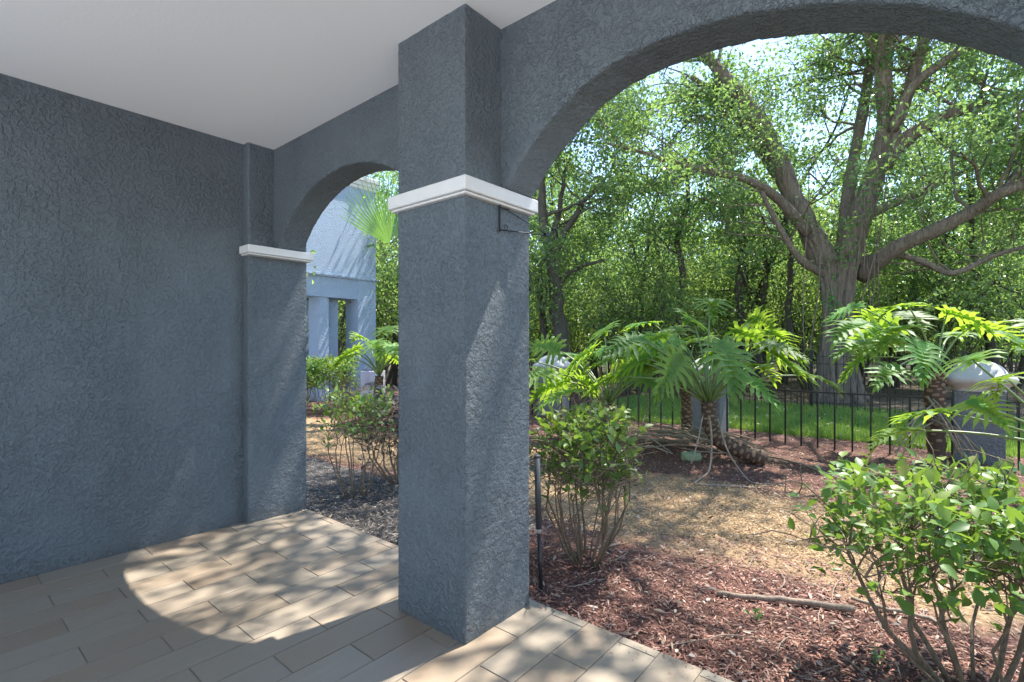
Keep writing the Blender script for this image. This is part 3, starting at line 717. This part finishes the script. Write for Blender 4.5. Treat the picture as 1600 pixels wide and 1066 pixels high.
# far-off wood: one mass
n = 90000; u = rs.uniform(420, 1750, n); d = rs.uniform(38, 50, n); z = rs.rand(n) ** 1.15 * (9.5 + 2.2 * np.sin(u * .021) + 1.5 * np.sin(u * .057))
C = np.stack([FW[0] * d + RT[0] * (u - CX) / FPX * d, FW[1] * d + RT[1] * (u - CX) / FPX * d, z], -1); C += rs.randn(n, 3) * .3
V, F, k_ = leaves(C, rdir(n), rdir(n, .7), .34, .2)
o = mesh_np('distant_wood', V, F, m_woodleaf, None, False, np.repeat(rs.rand(n), k_)); tag(o, 'distant green wood seen between the nearer trunks', 'wood', kind='stuff')

# ------------------------------------------------------------------ shrubs
def shrub(label, cx, cy, rx, ry, z0, z1, nst, nl, lf, group=None, name='shrub', trunk_r=.012, spread=.35, flat=.7, mat=None):
    g = float(ground_h(cx, cy)); t = thing(name, label, 'shrub', (cx, cy, g), group)
    acc = Acc(); tips = []
    for i in range(nst):
        az = i * 2.4 + rs.rand() * .5; rr = spread * sqrt((i + .5) / nst)
        b0 = np.array([cx + cos(az) * .07, cy + sin(az) * .07, g - .02]); e = np.array([cx + cos(az) * rx * rr * 2.2, cy + sin(az) * ry * rr * 2.2, z0 + (z1 - z0) * .45])
        m = 7; tt = np.linspace(0, 1, m)[:, None]; e = e + [.10 * rs.randn() * rx, .10 * rs.randn() * ry, .05 * rs.randn()]; P = b0 + (e - b0) * tt; P[:, :2] += (np.array([cos(az), sin(az)]) * .10 * np.sin(tt * pi)) ; P += rs.randn(m, 3) * .017 * np.linspace(.2, 1.2, m)[:, None]
        R = np.linspace(trunk_r * (.55 + rs.rand() * .75), trunk_r * .4, m); acc.tube(P, R, 7)
        for s_ in range(4, m):
            for rep in range(2):
                q = P[s_]; d = unit(np.array([rs.randn() * .8, rs.randn() * .8, .75])); pts, _ = wander(q, d, .16 + .16 * rs.rand(), 4, .28)
                acc.tube(pts, np.linspace(R[s_] * .6, .0022, 5), 5); 
                for q2 in pts[2:]:
                    pts2, _ = wander(q2, unit(rs.randn(3) * [1, 1, .4] + [0, 0, .5]), .1 + .1 * rs.rand(), 3, .3); acc.tube(pts2, np.linspace(.003, .0014, 4), 4)
                    tips.extend([q_ for q_ in (pts2[-1], pts2[-2]) if q_[2] < z1 + .02])
    acc.build('stem', m_stem, t)
    tips = [q_ for q_ in tips if abs(q_[0] - cx) < rx * 1.15 and abs(q_[1] - cy) < ry * 1.15]
    # leaf shell: dense flat clipped top, sparser sides
    n = nl; th = rs.rand(n) * 2 * pi; rad = rs.rand(n) ** .45
    C = np.stack([cx + rx * rad * np.cos(th), cy + ry * rad * np.sin(th), z1 - (z1 - z0) * rs.rand(n) ** 1.7 * (.35 + .65 * rad)], -1)
    bumps = .04 * np.sin(C[:, 0] * 11) * np.cos(C[:, 1] * 9); C[:, 2] += bumps + rs.randn(n) * .02
    keep = (np.sin(C[:, 0] * 17 + C[:, 2] * 9) * np.cos(C[:, 1] * 15 - C[:, 2] * 13) + rs.rand(n) * 1.5) > .15
    C = C[keep]
    if len(tips): C = np.concatenate([C, np.repeat(np.array(tips), 1, 0) + rs.randn(len(tips), 3) * .012])
    n = len(C); out = unit(np.stack([C[:, 0] - cx, C[:, 1] - cy, np.full(n, .25)], -1))
    T = unit(out * .55 + rs.randn(n, 3) * .6); Nn = unit(rs.randn(n, 3) * .5 + [0, 0, 1.0])
    sz = lf * (.55 + .75 * rs.rand(n)); V, F, k_ = leaves(C, T, Nn, sz, sz * (.5 + .12 * rs.rand(n)), .14, True)
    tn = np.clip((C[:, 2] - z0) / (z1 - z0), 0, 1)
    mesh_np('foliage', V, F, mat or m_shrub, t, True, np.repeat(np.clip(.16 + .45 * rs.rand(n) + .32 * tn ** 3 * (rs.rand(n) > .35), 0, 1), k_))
    return t
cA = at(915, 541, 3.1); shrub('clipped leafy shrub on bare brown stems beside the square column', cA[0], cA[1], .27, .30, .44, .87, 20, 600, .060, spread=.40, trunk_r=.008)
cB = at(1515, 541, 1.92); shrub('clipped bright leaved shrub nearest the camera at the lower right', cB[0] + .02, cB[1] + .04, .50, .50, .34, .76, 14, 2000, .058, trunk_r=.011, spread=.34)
cC = at(555, 541, 4.5); shrub('small twiggy shrub just outside the left arch', cC[0], cC[1], .30, .30, .58, .86, 12, 170, .055, spread=.34, trunk_r=.007)
cC2 = at(628, 541, 4.9); shrub('dark twiggy shrub half hidden behind the square column in the left arch', cC2[0], cC2[1], .42, .4, .15, .88, 14, 450, .06, spread=.34, mat=m_greychip)
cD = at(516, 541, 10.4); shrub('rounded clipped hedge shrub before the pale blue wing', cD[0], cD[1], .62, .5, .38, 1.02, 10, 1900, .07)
cD2 = at(470, 541, 9.9); shrub('hedge shrub half hidden behind the arch pilaster', cD2[0], cD2[1], .5, .45, .38, .98, 8, 1300, .07)
cE = at(575, 541, 8.2); shrub('low leafy clump behind the twiggy shrub in the left arch', cE[0], cE[1], .5, .4, .05, .42, 8, 700, .06, trunk_r=.008)

# ------------------------------------------------------------------ philodendrons
def phil_blade(base, fwd, nrm, L, seed, tone):
    r = np.random.RandomState(seed); f = unit(fwd); s_ = unit(np.cross(nrm, f)); nn = np.cross(f, s_)
    A = Acc(); 
    def mid(t): return base + f * L * t * (1 - .06 * t) - np.array([0, 0, 1.]) * L * .30 * t ** 2.2 + nn * L * .05 * sin(t * pi)
    # midrib
    tt = np.linspace(0, .97, 8); A.tube(np.array([mid(t) for t in tt]), np.linspace(.007, .0025, 8), 5, .95)
    for side in (-1, 1):
        nlob = 9
        for i in range(nlob):
            q = i / (nlob - 1); t0 = .0 + .82 * q ** 1.05; ang = radians(142 - 118 * q ** .8 + r.randn() * 4)
            ll = L * (.46 + .20 * sin(pi * min(1, q * 1.25 + .12)) - .20 * q ** 2) * (.92 + .16 * r.rand()); 
            if i == 0: ll *= .8
            d0 = f * cos(ang) + s_ * side * sin(ang); per = unit(np.cross(nn, d0)); b0 = mid(t0)
            m = 8; ts = np.linspace(0, 1, m); wprof = np.array([.135, .112, .074, .050, .058, .052, .030, .003]) * L * (1.05 - .25 * q)
            bend = -side * .12 * ll; dro = (.10 + .28 * r.rand()) * ll; und = .010 * r.randn()
            # edges: forward droop with a raised V along the lobe vein
            cen = np.array([b0 + d0 * ll * t + f * (.16 * ll * t * t) + nn * (.10 * ll * sin(t * pi * .6)) - np.array([0, 0, 1.]) * dro * t ** 2 + nn * .012 * L * sin(t * 9 + i) for t in ts])
            jag = 1 + .22 * np.where(np.arange(m) % 2, 1, -1) * (ts > .35) * (ts < .95)
            lw = wprof * jag; e1 = cen + per * lw[:, None] + nn * lw[:, None] * .22; e2 = cen - per * lw[:, None] + nn * lw[:, None] * .22
            V = np.stack([e1, cen, e2], 1).reshape(-1, 3); b = (np.arange(m - 1) * 3)[:, None]
            A.add(V, np.concatenate([b + [0, 1, 4, 3], b + [1, 2, 5, 4]]), np.clip(tone + .10 * r.randn(), 0, 1))
    # tip lobe
    b0 = mid(.80); ts = np.linspace(0, 1, 6); wp = np.array([.05, .06, .045, .05, .03, .002]) * L
    cen = np.array([mid(.80 + .2 * t) + (mid(1) - mid(.9)) * t for t in ts]); V = np.stack([cen + s_ * wp[:, None] + nn * wp[:, None] * .2, cen, cen - s_ * wp[:, None] + nn * wp[:, None] * .2], 1).reshape(-1, 3)
    b = (np.arange(5) * 3)[:, None]; A.add(V, np.concatenate([b + [0, 1, 4, 3], b + [1, 2, 5, 4]]), tone)
    return A
def phil_leaf(parent, c0, tip, L, fwd=None, seed=0, nrm=None, tone=.5, sag=.12):
    L = L * (.80 + .06 * sin(seed * 2.7))
    c0 = np.array(c0, float); tip = np.array(tip, float); d = tip - c0; ln = np.linalg.norm(d)
    t = np.linspace(0, 1, 9)[:, None]; up = np.array([0, 0, 1.])
    P = c0 + d * t + up * ln * sag * np.sin(t * pi) * (1 - .2 * t)
    a = Acc(); a.tube(P, np.linspace(.014, .0075, 9), 7); pt = a.build('petiole', m_petiole, parent)
    if fwd is None: fwd = np.array([d[0], d[1], 0.0]) / (np.hypot(d[0], d[1]) + .01) + [0, 0, -.15]
    fwd = np.array(fwd, float)
    if nrm is None: nrm = unit(np.array([0, 0, 1.]) + .35 * np.array([d[0], d[1], 0]) / (ln + .01) + .42 * np.random.RandomState(seed).randn(3))
    A = phil_blade(tip, fwd, nrm, L, seed, tone); A.build('leaf_blade', m_phil, pt)
def phil_trunk(parent, pts, R0, R1, name='trunk'):
    P = np.array(pts, float); t = np.linspace(0, len(P) - 1, 26); PP = np.stack([np.interp(t, np.arange(len(P)), P[:, i]) for i in range(3)], -1)
    R = np.linspace(R0, R1, 26) * (1 + .05 * rs.randn(26)); A = Acc(); A.tube(PP, R, 12, .12)
    T = unit(np.gradient(PP, axis=0))
    # pale oval leaf scars, spiral, standing proud
    m = 110
    for i in range(m):
        x = i / m * 25; k = int(x); c = PP[k] + (PP[min(k + 1, 25)] - PP[k]) * (x - k); tt = T[k]; ref = unit(np.cross(tt, [.3, .5, .8])); b2 = np.cross(tt, ref)
        an = i * 2.4; n_ = ref * cos(an) + b2 * sin(an); sd_ = np.cross(tt, n_); r_ = R[k]; w_ = r_ * (.30 + .14 * rs.rand()); h_ = r_ * (.14 + .12 * rs.rand()); an += .35 * rs.randn()
        ce = c + n_ * r_ * 1.08; ring = np.array([ce + sd_ * w_ * cos(q) + tt * h_ * sin(q) - n_ * r_ * .10 for q in np.arange(8) * pi / 4]); V = np.concatenate([ring, [ce + n_ * .004]])
        A.add(V, [[j, (j + 1) % 8, 8] for j in range(8)], .75 + .25 * rs.rand())
    # fibrous skirt
    for i in range(50):
        c = PP[25 - rs.randint(0, 5)]; dd = unit(rs.randn(3)); A.tube([c + dd * R1 * .8, c + dd * R1 * 1.5 + [0, 0, .03 * rs.randn() - .03]], [.004, .0015], 4, .3 * rs.rand())
    return A.build(name, m_scale, parent)

g1 = 'philodendrons along the fence'
# P1: middle plant with crown at (1105,640)
d1 = 5.75; C1 = at(1106, 632, d1)
p1 = thing('philodendron', 'large philodendron with a scarred trunk lying on the mulch and long hanging roots', 'philodendron', at(1106, 735, 5.4) * [1, 1, 0] + [0, 0, GZ], g1)
phil_trunk(p1, [at(1196, 718, 5.45), at(1160, 706, 5.5), at(1125, 690, 5.6), at(1108, 665, 5.7), C1 + [0, 0, .03]], .085, .075)
def L1(u, v, d, L, fu, fv, fd, seed, tone=.5, sag=.12, plant=None, c=None):
    tip = at(u, v, d); f = at(fu, fv, fd) - tip; phil_leaf(plant if plant is not None else p1, (c if c is not None else C1) + rs.randn(3) * .02, tip, L, unit(f), seed, None, tone, sag)
L1(1050, 530, 6.1, .62, 985, 545, 6.0, 1, .75); L1(1010, 560, 5.6, .60, 930, 590, 5.3, 2, .55); L1(1085, 505, 6.3, .6, 1060, 480, 7.0, 3, .5)
L1(1150, 520, 6.0, .62, 1230, 540, 5.8, 4, .45); L1(1130, 540, 5.2, .58, 1150, 610, 4.9, 5, .45); L1(1190, 545, 5.6, .60, 1270, 585, 5.3, 6, .5)
L1(1160, 590, 5.3, .52, 1240, 640, 5.0, 7, .6); L1(1175, 500, 6.6, .6, 1240, 500, 7.0, 8, .4); L1(1020, 505, 6.5, .58, 960, 510, 6.9, 9, .55)
L1(1060, 560, 5.1, .5, 1010, 620, 4.9, 10, .4); L1(1225, 565, 6.0, .56, 1290, 600, 5.9, 11, .45); L1(1110, 470, 6.2, .55, 1120, 500, 5.4, 12, .5, .05)
L1(960, 590, 5.6, .52, 900, 615, 5.5, 13, .6); L1(1140, 560, 6.4, .5, 1200, 560, 6.9, 14, .4)
for i in range(5):
    an = i * 1.3; a = Acc(); a.tube([C1, C1 + [cos(an) * .03, sin(an) * .03, .25 + .05 * i]], [.016, .006], 6); a.build('petiole', m_petiole, p1)
# aerial roots
for L in [[(1108, 650, 5.55, 3.2), (1112, 690, 5.4, 3.2), (1108, 735, 5.2, 3.4), (1090, 762, 4.95, 3.6), (1087, 775, 4.85, 3.8), (1105, 778, 4.8, 4.2), (1140, 782, 4.75, 4.5), (1190, 787, 4.7, 3)],
          [(1122, 655, 5.6, 2.2), (1135, 700, 5.3, 2.3), (1160, 740, 5.0, 2.3), (1180, 756, 4.85, 2.2), (1220, 757, 4.85, 2)],
          [(1098, 650, 5.6, 1.8), (1090, 690, 5.3, 1.8), (1080, 725, 5.15, 1.6)]]:
    P, R = px_line(L); P[:, 2] = np.maximum(P[:, 2], ground_h(P[:, 0], P[:, 1]) + R * .7); a = Acc(); a.tube(P, R, 7); a.build('root', m_root, p1)
# P1b: second lying trunk of the clump behind, left
p2 = thing('philodendron', 'philodendron beside the middle pier with a short scaly upright trunk', 'philodendron', at(1072, 668, 6.9) * [1, 1, 0] + [0, 0, GZ], g1)
C2 = at(1072, 600, 6.8); phil_trunk(p2, [at(1073, 690, 6.75), at(1073, 640, 6.8), C2], .075, .065)
for i, (u, v, d, fu, fv, fd) in enumerate([(1040, 555, 6.8, 990, 570, 6.8), (1085, 535, 7.0, 1120, 520, 7.4), (1010, 540, 7.2, 960, 535, 7.6), (1110, 560, 6.5, 1160, 590, 6.4), (1060, 520, 7.4, 1040, 500, 8.0)]):
    tip = at(u, v, d); phil_leaf(p2, C2, tip, .58, unit(at(fu, fv, fd) - tip), 30 + i, None, .4)
# P3: left plant behind the clipped shrub
p3 = thing('philodendron', 'philodendron on the left behind the clipped shrub with low arching bright leaves', 'philodendron', at(950, 680, 6.4) * [1, 1, 0] + [0, 0, GZ], g1)
C3 = at(950, 632, 6.3); phil_trunk(p3, [at(955, 700, 6.2), at(950, 655, 6.3), C3], .08, .07)
for i, (u, v, d, L, fu, fv, fd, tn) in enumerate([(925, 548, 6.0, .62, 880, 575, 5.7, .9), (897, 612, 5.9, .66, 830, 630, 5.7, .85), (860, 582, 6.1, .55, 820, 590, 6.0, .9), (905, 595, 6.3, .5, 940, 600, 5.9, .7),
      (980, 535, 6.4, .6, 1040, 520, 6.5, .7), (965, 560, 6.8, .55, 1000, 555, 7.2, .4), (900, 560, 7.0, .6, 860, 540, 7.6, .35), (1000, 590, 6.0, .55, 1050, 620, 5.8, .4), (870, 545, 6.8, .55, 830, 530, 7.0, .6), (945, 520, 6.9, .55, 950, 500, 7.6, .4)]):
    tip = at(u, v, d); phil_leaf(p3, C3, tip, L, unit(at(fu, fv, fd) - tip), 50 + i, None, tn)
# P4: right plant with upright trunk
p4 = thing('philodendron', 'philodendron with an upright fibrous trunk left of the right pier', 'philodendron', at(1460, 720, 5.8) * [1, 1, 0] + [0, 0, GZ], g1)
C4 = at(1462, 580, 5.8); phil_trunk(p4, [at(1464, 730, 5.75), at(1462, 660, 5.8), at(1460, 610, 5.8), C4], .085, .10)
for i, (u, v, d, L, fu, fv, fd, tn) in enumerate([(1345, 505, 5.8, .60, 1290, 525, 5.6, .85), (1380, 540, 6.0, .55, 1300, 560, 5.9, .5), (1430, 500, 6.2, .6, 1400, 470, 6.8, .4), (1480, 490, 6.0, .6, 1520, 500, 5.8, .6), (1400, 575, 5.2, .52, 1350, 600, 5.0, .5),
      (1520, 510, 6.0, .6, 1590, 520, 5.9, .5), (1440, 540, 5.2, .55, 1440, 600, 4.9, .45), (1420, 480, 5.6, .55, 1380, 480, 5.5, .6), (1490, 525, 6.6, .55, 1520, 505, 7.2, .4), (1350, 560, 6.4, .5, 1310, 590, 6.4, .4)]):
    tip = at(u, v, d); phil_leaf(p4, C4, tip, L, unit(at(fu, fv, fd) - tip), 70 + i, None, tn)
for i in range(12):
    s0 = at(1445 + 30 * rs.rand(), 620 + 40 * rs.rand(), 5.7); e = at(1500 + 45 * rs.rand() if i % 3 else 1390 + 30 * rs.rand(), 705 + 12 * rs.rand(), 5.2 + .3 * rs.rand()); m_ = (s0 + e) / 2 + [0, 0, .1 * rs.rand()]
    a = Acc(); a.tube([s0, m_, e], [.012, .009, .006], 6); a.build('dry_petiole', m_dry, p4)
# P5: right edge, crown outside the frame
p5 = thing('philodendron', 'philodendron at the right edge whose long stalks arch in front of the right pier', 'philodendron', at(1680, 760, 3.9) * [1, 1, 0] + [0, 0, GZ], g1)
C5 = at(1680, 705, 3.75); phil_trunk(p5, [at(1690, 800, 3.75), at(1684, 750, 3.75), C5], .09, .09)
for i, (u, v, d, L, fu, fv, fd, tn, sg) in enumerate([(1523, 566, 3.9, .50, 1500, 530, 4.6, .95, .02), (1572, 590, 3.7, .42, 1540, 612, 3.3, .35, .03), (1478, 645, 4.1, .56, 1380, 648, 4.1, .75, .05), (1415, 672, 4.3, .42, 1360, 690, 4.3, .4, .05),
      (1600, 545, 4.2, .5, 1570, 500, 4.8, .5, .04), (1520, 630, 3.8, .42, 1580, 655, 3.5, .85, .05), (1640, 520, 4.4, .5, 1600, 490, 4.8, .4, .04)]):
    tip = at(u, v, d); phil_leaf(p5, C5, tip, L, unit(at(fu, fv, fd) - tip), 90 + i, None, tn, sg)
# P6: through the left arch
p6 = thing('philodendron', 'small crowned philodendron on a dark trunk seen through the left arch', 'philodendron', at(592, 640, 8.6) * [1, 1, 0] + [0, 0, GZ], g1)
C6 = at(593, 588, 8.6); phil_trunk(p6, [at(588, 665, 8.6), at(590, 625, 8.6), C6], .085, .07)
for i, (u, v, d, L, fu, fv, fd, tn) in enumerate([(560, 545, 8.4, .62, 520, 565, 8.2, .8), (585, 535, 8.6, .6, 600, 560, 8.0, .9), (605, 540, 8.8, .6, 650, 560, 8.8, .7), (570, 530, 9.0, .6, 540, 520, 9.4, .5), (600, 520, 9.0, .6, 620, 500, 9.6, .5), (548, 560, 8.2, .5, 530, 590, 8.0, .5), (625, 550, 8.4, .6, 660, 580, 8.2, .7)]):
    tip = at(u, v, d); phil_leaf(p6, C6, tip, L, unit(at(fu, fv, fd) - tip), 120 + i, None, tn)

def extra(plant, C, n, seed, rmin, rmax, zmin, zmax, L, a0, a1):
    r = np.random.RandomState(seed)
    for i in range(n):
        an = a0 + (a1 - a0) * (i + r.rand()) / n; rr = rmin + (rmax - rmin) * r.rand()
        hd = RT * cos(an) + FW * sin(an)
        tip = np.array(C) + np.array([hd[0] * rr, hd[1] * rr, zmin + (zmax - zmin) * r.rand()])
        phil_leaf(plant, C, tip, L * (.85 + .3 * r.rand()), np.array([hd[0], hd[1], -.25]), seed * 10 + i, None, .3 + .5 * r.rand())
extra(p1, C1, 16, 21, .35, 1.2, .25, .85, .56, -.6, 3.7)
extra(p3, C3, 12, 22, .35, 1.2, .2, .75, .55, -.2, 3.4)
extra(p4, C4, 6, 23, .35, .8, .3, .85, .56, 1.5, 3.9)
extra(p6, C6, 4, 25, .3, .7, .2, .6, .5, 0, 6.2)
# dry stalks heaped near the middle philodendron
hp = thing('dry_stalk_heap', 'heap of dry fallen leaf stalks lying behind the green stone', 'dead stalks', at(1060, 700, 5.8) * [1, 1, 0] + [0, 0, GZ])
a = Acc()
for i in range(46):
    u0 = 985 + 120 * rs.rand(); du = 50 + 90 * rs.rand(); dv = -8 + 26 * rs.rand()
    d0 = 5.9 + .6 * rs.rand(); P0 = at(u0, 700, d0); P1_ = at(u0 + du, 700, d0 - .5 * rs.rand() + .1)
    z0 = float(ground_h(P0[0], P0[1])) + .02 + .26 * rs.rand(); z1 = float(ground_h(P1_[0], P1_[1])) + .02 + .10 * rs.rand()
    P0[2] = z0; P1_[2] = z1; mid = (P0 + P1_) / 2 + [0, 0, .05]; a.tube([P0, mid, P1_], [.006, .010, .005], 6)
a.build('stalk', m_dry, hp)
# long fallen stalks and twigs
def stick(label, L, mat=m_root, name='fallen_branch'):
    P, R = px_line(L); P[:, 2] = ground_h(P[:, 0], P[:, 1]) + R * .8 + .012; P[:, 2] += .004 * rs.randn(len(P)); o0 = P.mean(0)
    a = Acc(); a.tube(P, R, 7); o = a.build(name, mat); tag(o, label, 'branch', 'fallen branches on the mulch'); return o
def gp(u, v): return EYE - 0, (FPX * (EYE - GZ) / (v - CY))
def gl(*uvw): return [(u, v, FPX * (EYE - GZ) / (v - CY), w_) for u, v, w_ in uvw]
stick('long thin pale stalk running from the lying trunk towards the right shrub', gl((1190, 712, 3), (1235, 728, 3), (1300, 750, 3.2), (1335, 765, 2.4)), m_dry)
stick('knobbly brown branch on the mulch in front of the right shrub', gl((1120, 928, 6), (1180, 935, 8), (1260, 944, 9), (1335, 958, 10)))
stick('long bent brown branch ending under the right shrub', gl((1330, 938, 5), (1390, 958, 6), (1430, 966, 7), (1470, 980, 6)))
stick('thin red twig at the foot of the shrub beside the column', gl((918, 866, 3), (945, 862, 3.4), (968, 854, 2.4)))
stick('short dark twig behind the tan litter band', gl((1060, 715, 2), (1100, 722, 2.5), (1140, 720, 2)))
stick('thin twig left of the green stone', gl((990, 690, 2), (1010, 700, 3), (1040, 706, 2)), m_dry)
P = wedge(260, 480, 1640, 1.9, 7.5); P = P[(P[:, 1] > 2.2) & (P[:, 1] < 7.4)]; a = Acc()
for q in P:
    an = rs.rand() * pi; ln = .05 + .16 * rs.rand() ** 2; d = np.array([cos(an), sin(an)]); t = np.linspace(-1, 1, 5)[:, None]
    xy = q + d * t * ln + np.array([-d[1], d[0]]) * (t ** 2) * ln * .2 * rs.randn(); z = ground_h(xy[:, 0], xy[:, 1]) + .014 + .006 * rs.rand(5)
    a.tube(np.concatenate([xy, z[:, None]], 1), np.array([.6, 1, 1, .8, .4]) * (.0018 + .0022 * rs.rand()), 5, rs.rand())
tag(a.build('twig_litter', m_root), 'thin dry twigs strewn over the mulch', 'twigs', kind='stuff')
# green stone
bm = bmesh.new(); bmesh.ops.create_icosphere(bm, subdivisions=3, radius=1)
c = at(1080, 693, 5.65)
for v in bm.verts:
    v.co = Vector((max(-.78, min(.78, v.co.x)) * .13, max(-.8, min(.8, v.co.y)) * .09, max(-.6, min(.6, v.co.z)) * .075)) * (1 + .06 * sin(v.co.x * 9 + v.co.z * 7))
me = bpy.data.meshes.new('stone'); bm.to_mesh(me); bm.free(); me.materials.append(plain('mossy_stone', (.22, .27, .15), .9, var=.3, bump=.004)); [setattr(p, 'use_smooth', True) for p in me.polygons]
o = link(bpy.data.objects.new('stone', me)); o.location = (c[0], c[1], float(ground_h(c[0], c[1])) + .035); o.rotation_euler.z = .6; tag(o, 'flat pale green mossy stone beside the middle philodendron', 'stone')

# small weeds sprouting in the mulch
for i, (u, v, lb) in enumerate([(945, 800, 'small green weed on the mulch at the right foot of the shrub beside the column'), (1182, 966, 'tiny pale green sprout below the long brown branch'), (1372, 1036, 'tiny weed near the lower right shrub stems'), (1348, 835, 'low green sprout left of the lower right shrub leaves')]):
    p = at(u, v, FPX * (EYE - GZ) / (v - CY)); g = float(ground_h(p[0], p[1])); n = 22 if i in (0, 3) else 12
    C = np.stack([p[0] + .02 * rs.randn(n), p[1] + .02 * rs.randn(n), g + .02 + .03 * rs.rand(n)], -1); T = unit(np.stack([rs.randn(n), rs.randn(n), .8 + .3 * rs.rand(n)], -1))
    V, F, k_ = leaves(C, T, rdir(n, .8), .045 if i == 0 else .03, .022 if i == 0 else .010, .15, True)
    t = thing('weed', lb, 'weed', (p[0], p[1], g)); mesh_np('foliage', V, F, m_ivy, t, True, np.repeat(rs.rand(n), k_))
    a = Acc(); [a.tube([(p[0], p[1], g - .01), c_], [.002, .001], 4) for c_ in C[:8]]; a.build('stem', m_petiole, t)

# garden stake beside the column
cs = at(846, 925, 2.76); st = thing('garden_stake', 'grey pipe stake with a pale ring standing beside the square column', 'stake', (cs[0], cs[1], GZ))
a = Acc(); tp = at(839, 712, 2.76); m1 = at(842, 826, 2.76); bt = np.array([cs[0], cs[1], GZ - .05])
a.tube([tp, m1], .0165, 16); a.tube([tp + [0, 0, .003], tp - [0, 0, .012]], .0185, 16); o = a.build('sleeve', plain('grey_pipe', (.075, .08, .09), .45, .2, .3), st)
a = Acc(); m2 = m1 + (bt - m1) * .06; a.tube([m1 + (tp - m1) * .01, m2], .0135, 14); a.build('ring', plain('pale_ring', (.38, .36, .36), .5), st)
a = Acc(); a.tube([m2, bt], [.0115, .0115], 12); a.build('rod', plain('dark_rod', (.035, .035, .04), .4, .4), st)

# ------------------------------------------------------------------ fan palm through the left arch
pc = at(678, 395, 5.4)
fp = thing('fan_palm', 'fan palm whose bright fanned leaves reach into the left arch', 'palm', (pc[0], pc[1], GZ))
a = Acc(); a.tube([(pc[0], pc[1], GZ - .05), (pc[0] + .03, pc[1], 1.1), (pc[0], pc[1], pc[2])], [.10, .085, .08], 10); a.build('trunk', m_bark2, fp)
def fan(hub, fwd, nrm, R, n=26, spread=200, seed=0):
    r = np.random.RandomState(seed); f = unit(fwd); nn = unit(nrm - f * np.dot(nrm, f)); s_ = np.cross(nn, f)
    t = np.linspace(0, 1, 8)[:, None]; P = pc + (hub - pc) * t + np.array([0, 0, .18]) * np.sin(t * pi); a = Acc(); a.tube(P, np.linspace(.014, .009, 8), 7); pt = a.build('petiole', m_petiole, fp)
    A = Acc()
    for i in range(n):
        an = radians(-spread / 2 + spread * (i + .5) / n); half = radians(spread / n / 2) ; d0 = f * cos(an) + s_ * sin(an); pr = f * -sin(an) + s_ * cos(an)
        rr = R * (.72 + .28 * cos(an * .8)) * (.95 + .08 * r.rand()); ts = np.array([.02, .2, .4, .58, .75, .9, 1.0]); wd = np.array([half * .02, half * .2, half * .38, half * .36, half * .26, half * .13, .002]) * rr * .95
        cup = .12; cen = np.array([hub + d0 * rr * x - nn * rr * (.10 * x ** 2 + .10 * max(0, x - .6) * 2 * (r.rand() + .2)) * 1 for x in ts]); V = np.stack([cen + pr * wd[:, None], cen + nn * (wd * .55)[:, None], cen - pr * wd[:, None]], 1).reshape(-1, 3)
        b = (np.arange(6) * 3)[:, None]; A.add(V, np.concatenate([b + [0, 1, 4, 3], b + [1, 2, 5, 4]]), r.rand())
    A.build('leaf_blade', m_palm, pt)
h = at(609, 382, 5.2); fan(h, at(563, 292, 5.1) - h, np.array([.15, -.95, .35]), .74, 18, 84, 1)
h = at(622, 372, 5.6); fan(h, at(640, 300, 5.7) - h, np.array([.35, -.85, .25]), .66, 26, 150, 2)
h = at(655, 330, 5.6); fan(h, at(670, 230, 5.8) - h, np.array([.35, -.85, .25]), .62, 26, 190, 3)
